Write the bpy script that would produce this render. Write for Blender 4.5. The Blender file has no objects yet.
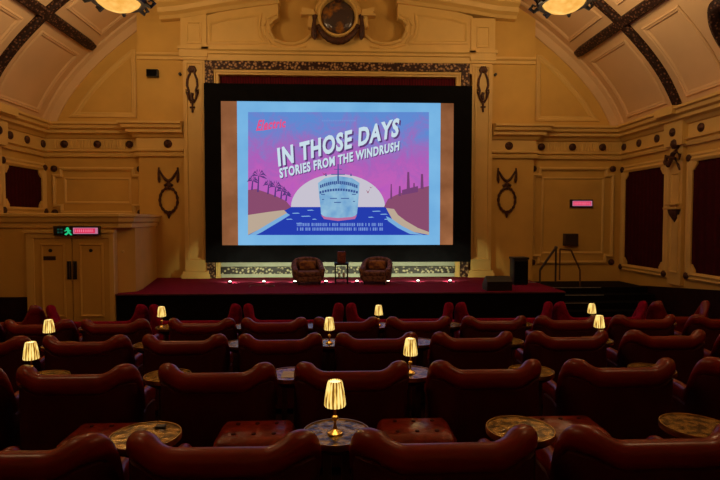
import bpy, math, random
from mathutils import Vector, Matrix
random.seed(7)
SC = bpy.context.scene
COL = SC.collection
PI = math.pi

# ------------------------------------------------------------------ camera
F = 520.0
YAW = math.radians(-2.42)      # to the right
PITCH = math.radians(-2.2)
CAM = Vector((0, 0, 2.0))
cd = bpy.data.cameras.new('camera'); cd.sensor_width = 36; cd.lens = 36 * F / 720
cd.clip_end = 100
co = bpy.data.objects.new('camera', cd); COL.objects.link(co)
co.location = CAM
co.rotation_euler = (PI / 2 + PITCH, 0, YAW)
SC.camera = co
RM = co.rotation_euler.to_matrix()

def at(px, py, Y):
    """the point of the plane y = Y seen at a pixel"""
    r = RM @ Vector(((px - 360) / F, (240 - py) / F, -1))
    t = Y / r.y
    return (r.x * t, CAM.z + r.z * t)
def AX(px, Y, py=240): return at(px, py, Y)[0]
def AZ(py, Y, px=338): return at(px, py, Y)[1]
def YW(px, X, py=240):
    r = RM @ Vector(((px - 360) / F, (240 - py) / F, -1))
    return r.y * X / r.x

# ------------------------------------------------------------------ world, view, light levels
w = bpy.data.worlds.new('world'); SC.world = w; w.use_nodes = True
w.node_tree.nodes['Background'].inputs[0].default_value = (0.02, 0.012, 0.008, 1)
w.node_tree.nodes['Background'].inputs[1].default_value = 0.3
SC.view_settings.view_transform = 'Standard'
SC.view_settings.look = 'None'
SC.view_settings.gamma = 1.0
SC.view_settings.exposure = 0.0
SC.view_settings.use_curve_mapping = False
CEIL_UP = 155.0        # watts, each ceiling bowl, upwards
CEIL_DOWN = 68.0      # watts, each ceiling bowl, downwards
WARM = (1.0, 0.68, 0.36)
LAMP_W = 1.1
SCREEN = 0.93
FOOT_W = 4.5

# ------------------------------------------------------------------ materials
def lin(c):
    return tuple(((x / 255) / 12.92 if x / 255 <= 0.04045 else ((x / 255 + 0.055) / 1.055) ** 2.4) for x in c)
def mat(name, col, rough=0.6, metal=0.0, noise=0.0, scale=8.0, bump=0.0, bscale=None, col2=None, coat=0.0, sheen=0.0, emit=None, estr=0.0, tex='noise', lo=0.4, hi=0.6, spec=None):
    m = bpy.data.materials.new(name); m.use_nodes = True
    nt = m.node_tree; N = nt.nodes; L = nt.links
    b = N['Principled BSDF']
    b.inputs['Base Color'].default_value = (*col, 1)
    b.inputs['Roughness'].default_value = rough
    b.inputs['Metallic'].default_value = metal
    if spec is not None: b.inputs['Specular IOR Level'].default_value = spec
    if coat: b.inputs['Coat Weight'].default_value = coat; b.inputs['Coat Roughness'].default_value = 0.2
    if sheen:
        b.inputs['Sheen Weight'].default_value = sheen; b.inputs['Sheen Roughness'].default_value = 0.4
        b.inputs['Sheen Tint'].default_value = (*[min(1, c * 6 + .1) for c in col], 1)
    tc = N.new('ShaderNodeTexCoord')
    def texnode(sc):
        if tex == 'voronoi':
            t = N.new('ShaderNodeTexVoronoi'); t.inputs['Scale'].default_value = sc; L.new(tc.outputs['Object'], t.inputs['Vector']); return t.outputs['Distance']
        if tex == 'wave':
            t = N.new('ShaderNodeTexWave'); t.inputs['Scale'].default_value = sc; t.inputs['Distortion'].default_value = 1.5
            L.new(tc.outputs['Object'], t.inputs['Vector']); return t.outputs['Fac']
        t = N.new('ShaderNodeTexNoise'); t.inputs['Scale'].default_value = sc; t.inputs['Detail'].default_value = 5
        L.new(tc.outputs['Object'], t.inputs['Vector']); return t.outputs['Fac']
    if col2 is None and noise: col2 = tuple(max(0, c * (1 - noise)) for c in col)
    if col2 is not None:
        o = texnode(scale)
        r = N.new('ShaderNodeValToRGB'); r.color_ramp.elements[0].position = lo; r.color_ramp.elements[1].position = hi
        r.color_ramp.elements[0].color = (*col2, 1); r.color_ramp.elements[1].color = (*col, 1)
        L.new(o, r.inputs[0]); L.new(r.outputs[0], b.inputs['Base Color'])
    if bump:
        o = texnode(bscale or scale)
        bp = N.new('ShaderNodeBump'); bp.inputs['Strength'].default_value = bump; bp.inputs['Distance'].default_value = 0.02
        L.new(o, bp.inputs['Height']); L.new(bp.outputs[0], b.inputs['Normal'])
    if emit:
        b.inputs['Emission Color'].default_value = (*emit, 1); b.inputs['Emission Strength'].default_value = estr
    return m
def emis(name, col, s=1.0, col2=None, scale=3.0, lo=.3, hi=.7):
    m = bpy.data.materials.new(name); m.use_nodes = True
    nt = m.node_tree; N = nt.nodes; L = nt.links
    for n in list(N): N.remove(n)
    o = N.new('ShaderNodeOutputMaterial'); e = N.new('ShaderNodeEmission')
    e.inputs[0].default_value = (*col, 1); e.inputs[1].default_value = s
    L.new(e.outputs[0], o.inputs[0])
    if col2:
        tc = N.new('ShaderNodeTexCoord'); t = N.new('ShaderNodeTexNoise'); t.inputs['Scale'].default_value = scale; t.inputs['Detail'].default_value = 6
        r = N.new('ShaderNodeValToRGB'); r.color_ramp.elements[0].position = lo; r.color_ramp.elements[1].position = hi
        r.color_ramp.elements[0].color = (*col2, 1); r.color_ramp.elements[1].color = (*col, 1)
        L.new(tc.outputs['Object'], t.inputs[0]); L.new(t.outputs['Fac'], r.inputs[0]); L.new(r.outputs[0], e.inputs[0])
    return m

M = {}
M['wall'] = mat('ochre_paint', (0.66, 0.40, 0.085), 0.7, noise=.12, scale=1.5, bump=.05, bscale=30, lo=.3, hi=.7)
M['cream'] = mat('cream_paint', (0.72, 0.475, 0.135), 0.55, noise=.1, scale=2, bump=.05, bscale=30, lo=.3, hi=.7)
M['ceil'] = mat('ceiling_paint', (0.72, 0.48, 0.24), 0.75, noise=.12, scale=.8, bump=.05, bscale=20, lo=.3, hi=.7)
M['bronze'] = mat('bronze_relief', (0.022, 0.009, 0.006), 0.6, col2=(0.20, 0.095, 0.055), tex='voronoi', scale=14, lo=.12, hi=.42, bump=.6, bscale=14, spec=.2)
M['bronze_fine'] = mat('bronze_ornament', (0.095, 0.036, 0.018), 0.55, col2=(0.04, 0.016, 0.010), scale=14, bump=.4, bscale=14, spec=.25)
M['lattice'] = mat('gilt_lattice', (0.035, 0.013, 0.009), 0.5, col2=(0.48, 0.28, 0.13), tex='voronoi', scale=13, lo=.2, hi=.55, bump=.6, bscale=11, spec=.2)
M['black'] = mat('black_cloth', (0.004, 0.004, 0.005), 0.9, noise=.3, scale=6, spec=.1)
M['blackp'] = mat('black_plastic', (0.008, 0.009, 0.012), 0.45, noise=.2, scale=20)
M['curtain'] = mat('maroon_fabric', (0.070, 0.002, 0.008), 0.95, noise=.5, scale=4, tex='wave', lo=.1, hi=.9, bump=.3, bscale=4, spec=.15)
M['pelmet'] = mat('crimson_pelmet', (0.10, 0.003, 0.010), 0.9, noise=.5, scale=4, tex='wave', lo=.1, hi=.9, spec=.2)
M['carpet'] = mat('crimson_carpet', (0.22, 0.004, 0.036), 0.95, noise=.35, scale=60, bump=.3, bscale=120, spec=.15)
M['floorc'] = mat('dark_carpet', (0.022, 0.004, 0.005), 0.95, noise=.5, scale=30, bump=.3, bscale=90, spec=.1)
M['dado'] = mat('dark_dado', (0.018, 0.003, 0.004), 0.7, noise=.4, scale=6, spec=.2)
M['riser'] = mat('black_riser', (0.003, 0.002, 0.002), 0.85, noise=.3, scale=9, spec=.15)
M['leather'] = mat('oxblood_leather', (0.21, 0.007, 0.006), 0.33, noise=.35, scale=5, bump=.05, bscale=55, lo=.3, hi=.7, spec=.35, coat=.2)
M['leather_shaded'] = mat('oxblood_leather_shaded', (0.062, 0.002, 0.004), 0.6, noise=.35, scale=5, bump=.12, bscale=55, lo=.3, hi=.7, spec=.3)  # same leather darkened, painting in the shade below the lit rolls
M['tuft'] = mat('tufted_leather', (0.26, 0.022, 0.010), 0.30, noise=.4, scale=9, bump=.9, bscale=11, coat=.3)
M['velvet'] = mat('crimson_velvet', (0.27, 0.003, 0.035), 0.9, noise=.3, scale=18, sheen=.25, spec=.1)
M['brass'] = mat('brass', (0.62, 0.42, 0.16), 0.28, metal=1.0, noise=.25, scale=12)
M['top'] = mat('etched_brass_top', (0.46, 0.31, 0.09), 0.22, metal=.7, col2=(0.05, 0.028, 0.008), scale=17, lo=.43, hi=.56, bump=.25, bscale=30)
M['darkwood'] = mat('dark_wood', (0.035, 0.012, 0.006), 0.45, noise=.5, scale=7)
M['walnut'] = mat('walnut_panel', (0.09, 0.035, 0.015), 0.4, noise=.5, scale=7)
M['strip'] = mat('pale_stone_paint', (0.50, 0.50, 0.36), 0.6, noise=.1, scale=3)
M['floral'] = mat('floral_upholstery', (0.21, 0.10, 0.075), 0.85, col2=(0.08, 0.030, 0.028), scale=14, lo=.42, hi=.56)
M['steel'] = mat('dull_steel', (0.16, 0.13, 0.10), 0.4, metal=.8, noise=.3, scale=20)
M['nosing'] = mat('worn_nosing', (0.30, 0.28, 0.27), 0.5, noise=.3, scale=20)
M['grille'] = mat('speaker_grille', (0.035, 0.014, 0.008), 0.6, noise=.4, scale=60, bump=.3)
M['bulb'] = emis('lit_glass_bowl', (1.0, 0.58, 0.15), 1.15, (.80, 0.36, 0.06), 5.0)
M['foot'] = emis('lit_lens', (1.0, 0.93, 0.70), 5.0)
M['white'] = mat('pale_paper', (0.6, 0.58, 0.55), 0.6, noise=.1, scale=9)

def shade_mat():
    m = bpy.data.materials.new('lit_pleated_glass'); m.use_nodes = True
    nt = m.node_tree; N = nt.nodes; L = nt.links
    b = N['Principled BSDF']; b.inputs['Base Color'].default_value = (.5, .38, .16, 1); b.inputs['Roughness'].default_value = .2
    tc = N.new('ShaderNodeTexCoord'); n = N.new('ShaderNodeTexNoise'); n.inputs['Scale'].default_value = 1
    mp = N.new('ShaderNodeMapping'); mp.inputs['Scale'].default_value = (38, 38, 9)
    L.new(tc.outputs['Object'], mp.inputs[0]); L.new(mp.outputs[0], n.inputs[0])
    r = N.new('ShaderNodeValToRGB'); e = r.color_ramp.elements
    e[0].position = .40; e[0].color = (.16, .07, .01, 1); e[1].position = .62; e[1].color = (1.0, .76, .25, 1)
    k = e.new(.5); k.color = (.85, .52, .09, 1)
    sp = N.new('ShaderNodeSeparateXYZ'); L.new(tc.outputs['Object'], sp.inputs[0])
    at2 = N.new('ShaderNodeMath'); at2.operation = 'ARCTAN2'; L.new(sp.outputs['Y'], at2.inputs[0]); L.new(sp.outputs['X'], at2.inputs[1])
    mu = N.new('ShaderNodeMath'); mu.operation = 'MULTIPLY'; L.new(at2.outputs[0], mu.inputs[0]); mu.inputs[1].default_value = 16
    cs = N.new('ShaderNodeMath'); cs.operation = 'COSINE'; L.new(mu.outputs[0], cs.inputs[0])
    ma = N.new('ShaderNodeMath'); ma.operation = 'MULTIPLY_ADD'; L.new(cs.outputs[0], ma.inputs[0]); ma.inputs[1].default_value = .13; L.new(n.outputs['Fac'], ma.inputs[2])
    L.new(ma.outputs[0], r.inputs[0]); L.new(r.outputs[0], b.inputs['Emission Color']); b.inputs['Emission Strength'].default_value = 1.1
    return m
M['shade'] = shade_mat()
M['shade_top'] = emis('lit_shade_rim', (1.0, .82, .42), 1.6)

# ------------------------------------------------------------------ mesh builder
class MB:
    def __init__(s): s.v = []; s.f = []
    def add(s, vs, fs):
        n = len(s.v); s.v += [tuple(v) for v in vs]; s.f += [tuple(i + n for i in f) for f in fs]; return s
    def box(s, x0, x1, y0, y1, z0, z1, b=0.0):
        if x0 > x1: x0, x1 = x1, x0
        if y0 > y1: y0, y1 = y1, y0
        if z0 > z1: z0, z1 = z1, z0
        if b <= 0:
            return s.add([(x0, y0, z0), (x1, y0, z0), (x1, y1, z0), (x0, y1, z0), (x0, y0, z1), (x1, y0, z1), (x1, y1, z1), (x0, y1, z1)],
                         [(0, 3, 2, 1), (4, 5, 6, 7), (0, 1, 5, 4), (1, 2, 6, 5), (2, 3, 7, 6), (3, 0, 4, 7)])
        # rounded box: stacked rounded rectangles
        def rr(i, z):
            o = []
            for cx, cy, a0 in ((x1 - b, y1 - b, 0), (x0 + b, y1 - b, 90), (x0 + b, y0 + b, 180), (x1 - b, y0 + b, 270)):
                for k in range(4):
                    a = math.radians(a0 + 30 * k); r = b - i
                    o.append((cx + r * math.cos(a), cy + r * math.sin(a), z))
            return o
        lv = [rr(b * (1 - math.sin(t)), z0 + b * (1 - math.cos(t))) for t in (0.0, .52, 1.05, PI / 2)]
        lv += [rr(b * (1 - math.sin(t)), z1 - b * (1 - math.cos(t))) for t in (PI / 2, 1.05, .52, 0.0)]
        return s.loops(lv, True, True)
    def loops(s, lv, cap0=False, cap1=False, closed=True):
        n = len(lv[0]); vs = [p for l in lv for p in l]; fs = []
        for i in range(len(lv) - 1):
            for j in range(n if closed else n - 1):
                a = i * n + j; b_ = i * n + (j + 1) % n
                fs.append((a, b_, b_ + n, a + n))
        if cap0: fs.append(tuple(reversed(range(n))))
        if cap1: fs.append(tuple(range((len(lv) - 1) * n, len(lv) * n)))
        return s.add(vs, fs)
    def lathe(s, prof, c=(0, 0, 0), n=20, axis='z', sx=1, sy=1, flute=0, fn=0):
        lv = []
        for r, h in prof:
            l = []
            for k in range(n):
                a = 2 * PI * k / n
                rr = r * (1 + flute * math.cos(fn * a))
                u, v = rr * math.cos(a) * sx, rr * math.sin(a) * sy
                if axis == 'z': l.append((c[0] + u, c[1] + v, c[2] + h))
                elif axis == 'y': l.append((c[0] + u, c[1] + h, c[2] + v))
                else: l.append((c[0] + h, c[1] + u, c[2] + v))
            lv.append(l)
        cp_ = prof[0] != prof[-1]
        return s.loops(lv, cp_, cp_)
    def tube(s, pts, r, n=8, rs=None, cap=True):
        pts = [Vector(p) for p in pts]; lv = []
        for i, p in enumerate(pts):
            d = (pts[min(i + 1, len(pts) - 1)] - pts[max(i - 1, 0)]).normalized()
            up = Vector((0, 0, 1)) if abs(d.z) < .9 else Vector((0, 1, 0))
            a = d.cross(up).normalized(); b = d.cross(a).normalized()
            rr = rs[i] if rs else r
            lv.append([p + rr * (math.cos(2 * PI * k / n) * a + math.sin(2 * PI * k / n) * b) for k in range(n)])
        return s.loops(lv, cap, cap)
    def prism(s, pts, mapf, h0, h1):
        n = len(pts)
        return s.add([mapf(u, v, h0) for u, v in pts] + [mapf(u, v, h1) for u, v in pts],
                     [tuple(range(n)), tuple(range(2 * n - 1, n - 1, -1))] + [(i, (i + 1) % n, n + (i + 1) % n, n + i) for i in range(n)])
    def ring(s, pts, prof, mapf):
        """a moulding round a polygon: prof = (inset, height) pairs"""
        A = sum(pts[i][0] * pts[(i + 1) % len(pts)][1] - pts[(i + 1) % len(pts)][0] * pts[i][1] for i in range(len(pts)))
        if A < 0: pts = pts[::-1]
        lv = []
        for ins, h in prof:
            l = []
            for i in range(len(pts)):
                p = Vector(pts[i]); a = Vector(pts[i - 1]); b = Vector(pts[(i + 1) % len(pts)])
                d1 = (p - a).normalized(); d2 = (b - p).normalized()
                n1 = Vector((-d1.y, d1.x)); n2 = Vector((-d2.y, d2.x)); nn = n1 + n2
                nn = nn / max(.3, nn.dot(n1))
                q = p + nn * ins; l.append(mapf(q.x, q.y, h))
            lv.append(l)
        return s.loops(lv)
    def run(s, path, prof, side=1):
        """extrude a (out, z) profile along a plan polyline, out to the left (side=1) or right"""
        lv = []
        for i, p in enumerate(path):
            p = Vector(p)
            d1 = (p - Vector(path[i - 1])).normalized() if i else (Vector(path[1]) - p).normalized()
            d2 = (Vector(path[i + 1]) - p).normalized() if i < len(path) - 1 else d1
            n1 = Vector((-d1.y, d1.x)) * side; n2 = Vector((-d2.y, d2.x)) * side; nn = n1 + n2; nn = nn / max(.3, nn.dot(n1))
            lv.append([(p.x + nn.x * o, p.y + nn.y * o, z) for o, z in prof])
        return s.loops(lv, True, True)
    def build(s, name, m, parent=None, smooth=True, angle=35, subsurf=0):
        me = bpy.data.meshes.new(name); me.from_pydata(s.v, [], s.f)
        import bmesh
        bm = bmesh.new(); bm.from_mesh(me); bmesh.ops.recalc_face_normals(bm, faces=bm.faces); bm.to_mesh(me); bm.free()
        if smooth:
            me.shade_smooth(); me.set_sharp_from_angle(angle=math.radians(angle))
        me.materials.append(m)
        o = bpy.data.objects.new(name, me); COL.objects.link(o)
        if parent: o.parent = parent
        if subsurf:
            q = o.modifiers.new('subsurf', 'SUBSURF'); q.levels = subsurf; q.render_levels = subsurf
        return o

def empty(name, loc, label, cat, group=None, rz=0):
    o = bpy.data.objects.new(name, None); COL.objects.link(o); o.location = loc; o.rotation_euler = (0, 0, rz)
    o.empty_display_size = .1
    return tag(o, label, cat, group)
def tag(o, label, cat, group=None):
    o['label'] = label; o['category'] = cat
    if group: o['group'] = group
    return o
def struct(o): o['kind'] = 'structure'; return o
def light(name, kind, loc, energy, col, r=.1, parent=None, rot=None):
    l = bpy.data.lights.new(name, kind); l.energy = energy; l.color = col
    if kind in ('POINT', 'SPOT'): l.shadow_soft_size = r
    o = bpy.data.objects.new(name, l); COL.objects.link(o); o.location = loc
    if rot: o.rotation_euler = rot
    if parent: o.parent = parent
    return o
def copy_tree(o, parent=None):
    c = o.copy(); COL.objects.link(c)
    if parent: c.parent = parent
    for ch in o.children: copy_tree(ch, c)
    return c
def back(Y):
    """map (x, z, height out of a wall that faces the seats)"""
    return lambda u, v, h: (u, Y - h, v)
def pxs(pts, Y): return [at(x, y, Y) for x, y in pts]
def arc(cx, cy, r, a0, a1, n, ry=None):
    return [(cx + r * math.cos(math.radians(a0 + (a1 - a0) * k / n)), cy + (ry or r) * math.sin(math.radians(a0 + (a1 - a0) * k / n))) for k in range(n + 1)]

# ------------------------------------------------------------------ the room
XC, HW = 0.06, 8.62
XL, XR = XC - HW, XC + HW
YB = 15.6
Y0 = -5.0
ZC = 4.79
CR, CC, CZ = 7.14, 2.12, 2.06      # cove radius, centre offset, centre height
def zf(y): return .174 - .073 * y if y < 9.5 else .174 - .073 * 9.5

b = MB()
ys = [Y0, 0, 4, 9.5, YB]
b.loops([[(XL, y, zf(y)), (XR, y, zf(y)), (XR, y, zf(y) - .3), (XL, y, zf(y) - .3)] for y in ys], True, True)
struct(b.build('floor', M['floorc'], smooth=False))
struct(MB().box(XL - .25, XR + .25, YB, YB + .25, -.9, 9.4).build('wall_back', M['wall'], smooth=False))
struct(MB().box(XL - .25, XL, Y0, YB, -.9, 5.2).build('wall_left', M['wall'], smooth=False))
struct(MB().box(XR, XR + .25, Y0, YB, -.9, 5.2).build('wall_right', M['wall'], smooth=False))
struct(MB().box(XL - .25, XR + .25, Y0 - .25, Y0, -.9, 9.4).build('wall_rear', M['wall'], smooth=False))
A0 = math.degrees(math.asin((ZC - CZ) / CR))
# measured cove profile: (distance from the room's middle, height)
CPT = [(8.66, 4.30), (8.58, 4.78), (8.17, 5.60), (7.66, 6.28), (7.04, 6.92), (6.38, 7.48), (5.72, 7.98), (4.95, 8.42), (4.0, 8.80), (2.8, 9.05), (1.4, 9.17), (0, 9.2), (-1.4, 9.17)]
VT = []
for i_ in range(1, len(CPT) - 2):
    for k_ in range(12):
        t_ = k_ / 12; q_ = [Vector(c__) for c__ in CPT[i_ - 1:i_ + 3]]
        VT.append(.5 * (2 * q_[1] + (q_[2] - q_[0]) * t_ + (2 * q_[0] - 5 * q_[1] + 4 * q_[2] - q_[3]) * t_ ** 2 + (3 * q_[1] - q_[0] - 3 * q_[2] + q_[3]) * t_ ** 3))
VT.append(Vector(CPT[-2]))
VS = [0.0]
for i_ in range(1, len(VT)): VS.append(VS[-1] + (VT[i_] - VT[i_ - 1]).length)
def vault(side, a, r=CR):
    """a: position along the cove (as an angle on a circle of CR), CR - r: distance out of the surface"""
    s_ = (a - A0) * PI / 180 * CR
    j = 0
    while j < len(VS) - 2 and VS[j + 1] < s_: j += 1
    t = (s_ - VS[j]) / (VS[j + 1] - VS[j])
    p = VT[j].lerp(VT[j + 1], t) if s_ >= 0 else VT[0] + (VT[0] - VT[1]).normalized() * -s_
    d = (VT[j + 1] - VT[j]).normalized(); n = Vector((-d.y, d.x))
    if n.y > 0: n = -n
    p = p + n * (CR - r)
    return (XC + side * p.x, p.y)
SMAX = A0 + math.degrees(VS[-1] / CR)
prof = [vault(-1, A0 - 1 + (SMAX - A0 + 1) * k / 36) for k in range(37)] + [vault(1, SMAX - (SMAX - A0 + 1) * k / 36) for k in range(1, 37)]
outer = [(x * 1.02, z + .2) for x, z in prof]
b = MB()
b.loops([[(x, y, z) for x, z in prof] + [(x, y, z) for x, z in reversed(outer)] for y in (Y0, YB)], True, True)
struct(b.build('ceiling', M['ceil'], angle=20))

tn = [0]
def trim(b, m, **k):
    tn[0] += 1
    return struct(b.build('trim_%d' % tn[0], m, **k))

# dado: dark lower band on the side walls
for X0_, X1_, nm in ((XL, XL + .04, 'baseboard_left'), (XR - .04, XR, 'baseboard_right')):
    b = MB()
    b.loops([[(X0_, y, -.6), (X1_, y, -.6), (X1_, y, 1.43 - .09 * y), (X0_, y, 1.43 - .09 * y)] for y in (Y0, YB)], True, True)
    struct(b.build(nm, M['dado'], smooth=False))

# entablature round the room
XPL0, XPL1 = AX(184, 15.2), AX(208, 15.2)
XPR0, XPR1 = AX(470, 15.2), AX(492, 15.2)
XBL, XBR = AX(143, YB), AX(530, YB)
ent = [(-.05, 3.84), (.08, 3.84), (.10, 3.92), (.06, 3.96), (.14, 3.99), (.14, 4.03), (.05, 4.05), (.05, 4.36), (.10, 4.38), (.16, 4.46), (.27, 4.50), (.27, 4.58), (.36, 4.62), (.38, 4.70), (.44, 4.73), (.44, 4.79), (-.05, 4.86)]
JOG = .22
def roundel(b, p, axis, s=-1, r=.108):
    pr = [(r, 0), (r, .025), (r * .8, .045), (r * .72, .03), (r * .5, .06), (r * .01, .08)]
    b.lathe([(q, s * h) for q, h in pr], p, 16, axis)
for side in (-1, 1):
    XW = XL if side < 0 else XR
    XJ = XBL if side < 0 else XBR
    XE = XPL0 if side < 0 else XPR1
    path = [(XW, Y0), (XW, YB), (XJ, YB), (XJ, YB - JOG), (XE, YB - JOG)]
    t = trim(MB().run(path, ent, side=1 if side > 0 else -1), M['cream'], angle=25)
    b = MB()
    x = XW - side * .35
    while (x - XJ) * side > .25:
        b.box(x - .022, x + .022, YB - .085, YB - .04, 4.09, 4.32); x -= side * .10
    b.build('fluting', M['cream'], t, smooth=False)
    pos = [65, 98, 130] if side < 0 else [541, 572, 602]
    for px in pos:
        b = MB(); roundel(b, (AX(px, YB - .06, 148), YB - .085, 4.20), 'y'); b.build('roundel', M['bronze_fine'], t)
    b = MB(); roundel(b, (AX(168 if side < 0 else 509, YB - .28, 148), YB - .27, 4.20), 'y', r=.12); b.build('roundel', M['bronze_fine'], t)
    for px in ([41, 25, 8] if side < 0 else [626, 641, 659, 703]):
        b = MB(); roundel(b, (XW - side * .05, YW(px, XW, 145), 4.20), 'x', -side); b.build('roundel', M['bronze_fine'], t)

# shallow piers of the back wall next to the proscenium
for side in (-1, 1):
    XJ = XBL if side < 0 else XBR
    XE = XPL0 + .05 if side < 0 else XPR1 - .05
    zt = 8.75
    trim(MB().box(XJ, XE, YB - JOG, YB, .25 if side < 0 else .0, zt), M['wall'], smooth=False)
    b = MB()
    z = AZ(58, YB - .2)
    b.run([(min(XJ, XE), YB - JOG), (max(XJ, XE), YB - JOG)], [(0, z - .14), (.05, z - .12), (.05, z - .04), (.11, z), (.11, z + .05), (0, z + .09)], side=-1)
    trim(b, M['cream'], angle=25)

# arch bands and lunette panels on the back wall
for side in (-1, 1):
    b = MB()
    XJ = XBL if side < 0 else XBR
    lv = []
    for k in range(25):
        a = A0 + (86 - A0) * k / 24
        lv.append([(vault(side, a, r)[0], y, vault(side, a, r)[1]) for r, y in ((CR, YB), (CR - .30, YB), (CR - .30, YB - .04), (CR - .24, YB - .07), (CR - .10, YB - .09), (CR - .05, YB - .2), (CR, YB - .22))])
    b.loops(lv, True, True)
    trim(b, M['ceil'], angle=25)
    xj = XJ + side * .12
    pts = []
    for k in range(15):
        a = A0 + 3 + (72 - A0) * k / 14
        x, z = vault(side, a, CR - .62)
        if (x - xj) * side > 0.05: pts.append((x, z))
    pts = [(pts[0][0], ZC + .2)] + pts[1:] + [(xj, pts[-1][1]), (xj, ZC + .2)]
    b = MB(); b.ring(pts, [(0, 0), (0, .04), (.05, .055), (.08, .04), (.11, .045), (.15, .01), (.15, 0)], back(YB))
    trim(b, M['cream'], angle=25)

# ceiling ribs and coffer mouldings
def vmap(side):
    return lambda u, v, h: (vault(side, v / CR * 180 / PI, CR - h)[0], u, vault(side, v / CR * 180 / PI, CR - h)[1])
ribp = [(-.13, -.02), (-.13, .10), (-.09, .14), (.09, .14), (.13, .10), (.13, -.02)]
RA = 44.0
def sarc(a): return a * PI / 180 * CR
for side in (-1, 1):
    b = MB()
    lv = []
    for y in (Y0, 0, 5, 10, 15.0, 15.25, 15.35):
        sc = {15.25: .8, 15.35: .35}.get(y, 1)
        lv.append([vmap(side)(y, sarc(RA) + u * sc, h * (sc if h > 0 else 1)) for u, h in ribp])
    b.loops(lv, True, True)
    r_ = trim(b, M['bronze'], angle=40)
    for yc in (12.85, 8.0, 3.0):
        b = MB(); lv = []
        for k in range(41):
            v = sarc(A0 - .5) + (sarc(SMAX - .5) - sarc(A0)) * k / 40
            lv.append([vmap(side)(yc + u * .85, v, h * .95) for u, h in ribp])
        b.loops(lv, True, True)
        trim(b, M['bronze'], angle=40)
    cof = [(0, 0), (0, .02), (.03, .045), (.06, .03), (.09, .035), (.13, .005), (.13, 0)]
    b = MB()
    def vring(y0, y1, a0, a1, ins=0):
        n = 10
        pts = [(y0, sarc(a0 + (a1 - a0) * k / n)) for k in range(n + 1)] + [(y1, sarc(a1 - (a1 - a0) * k / n)) for k in range(n + 1)]
        b.ring(pts, cof, vmap(side))
    vring(13.25, 15.1, A0 + 2, RA - 3.2); vring(13.25, 15.1, RA + 3.2, 82)
    vring(11.15, 12.5, A0 + 2, RA - 3.2); vring(8.5, 12.5, RA + 3.2, 82)
    vring(8.5, 9.1, A0 + 4, RA - 5)
    vring(3.6, 7.4, A0 + 4, RA - 5); vring(3.6, 7.4, RA + 5, 82)
    trim(b, M['ceil'], angle=25)
    # oculus with bronze wreath
    oc, oa = 10.25, 31.5
    b = MB()
    m = vmap(side)
    lv = []
    for rr, h in ((.86, -.01), (.88, .08), (.80, .15), (.70, .17), (.60, .12), (.58, -.01)):
        lv.append([m(oc + rr * .66 * math.cos(2 * PI * k / 40), sarc(oa) + rr * math.sin(2 * PI * k / 40), h) for k in range(40)])
    b.loops(lv)
    if side > 0: trim(b, M['bronze'], angle=40)

# framed wall panel, back wall left and right
def cornered(x0, x1, z0, z1, c):
    return [(x0 + c, z0), (x1 - c, z0), (x1 - c, z0 + c), (x1, z0 + c), (x1, z1 - c), (x1 - c, z1 - c), (x1 - c, z1), (x0 + c, z1), (x0 + c, z1 - c), (x0, z1 - c), (x0, z0 + c), (x0 + c, z0 + c)]
for (pa, pb, ya, yb) in ((54, 143, 167, 216), (531, 613, 167, 264)):
    x0, x1 = AX(pa, YB), AX(pb, YB)
    z1, z0 = AZ(ya, YB, pa), AZ(yb, YB, pa)
    if pa < 100: z0 = 2.17
    b = MB(); b.ring(cornered(x0, x1, z0, z1, .2), [(0, 0), (0, .05), (.05, .08), (.10, .05), (.10, 0)], back(YB))
    b.ring([(x0 + .32, z0 + .3), (x1 - .32, z0 + .3), (x1 - .32, z1 - .3), (x0 + .32, z1 - .3)] if pa < 100 else [(x0 + .3, z0 + .3), (x1 - .3, z0 + .3), (x1 - .3, z1 - .3), (x0 + .3, z1 - .3)], [(0, 0), (0, .02), (.04, .03), (.08, 0)], back(YB))
    t = trim(b, M['cream'], angle=25)
    for x in (x0 + .05, x1 - .05):
        for z in (z0 + .05, z1 - .05):
            b = MB(); roundel(b, (x, YB, z), 'y', r=.095); b.build('roundel', M['bronze_fine'], t)

# ------------------------------------------------------------------ proscenium
YP = 15.2
YV = 12.0
ZS = .315                         # stage floor
zcap = AZ(50, YP)
for x0, x1 in ((XPL0, XPL1), (XPR0, XPR1)):
    b = MB()
    b.box(x0 + .03, x1 - .03, YP, YB - .01, ZS, AZ(52, YP))
    for z0, z1, e in ((ZS, ZS + .12, .06), (ZS + .12, ZS + .2, .03), (AZ(62, YP), AZ(59, YP), .02), (AZ(59, YP), AZ(52, YP), .05), (AZ(52, YP), AZ(49, YP), .09)):
        b.box(x0 - e, x1 + e, YP - e - .03, YP + .2, z0, z1)
    b.ring([(x0 + .1, ZS + .5), (x1 - .1, ZS + .5), (x1 - .1, AZ(64, YP)), (x0 + .1, AZ(64, YP))], [(0, 0), (0, .03), (.04, .03), (.06, 0)], back(YP))
    # attic pier above the capital
    b.box(x0 - .02, x1 + .03, YP - .02, YB - .01, AZ(49, YP), AZ(16, YP))
    b.ring([(x0 + .14, AZ(46, YP)), (x1 - .12, AZ(46, YP)), (x1 - .12, AZ(24, YP)), (x0 + .14, AZ(24, YP))], [(0, 0), (0, .03), (.04, .03), (.06, 0)], back(YP - .02))
    trim(b, M['cream'], smooth=False)
# attic wall with the two scooped alcoves
def mir(pts): return [(676 - x, y) for x, y in pts]
left = [(203, 16), (225, 10), (250, 5), (278, 1), (278, 17), (272, 20), (269, 26), (270, 33), (275, 40), (284, 43.5), (295, 44), (304, 41), (311, 35), (316, 27)]
poly = [(203, 74)] + left + [(338, 12)] + mir(left)[::-1] + [(473, 74)]
b = MB(); b.prism(pxs(poly, YP), lambda u, v, h: (u, YP + h, v), .02, .36)
trim(b, M['cream'], smooth=False)
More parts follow.
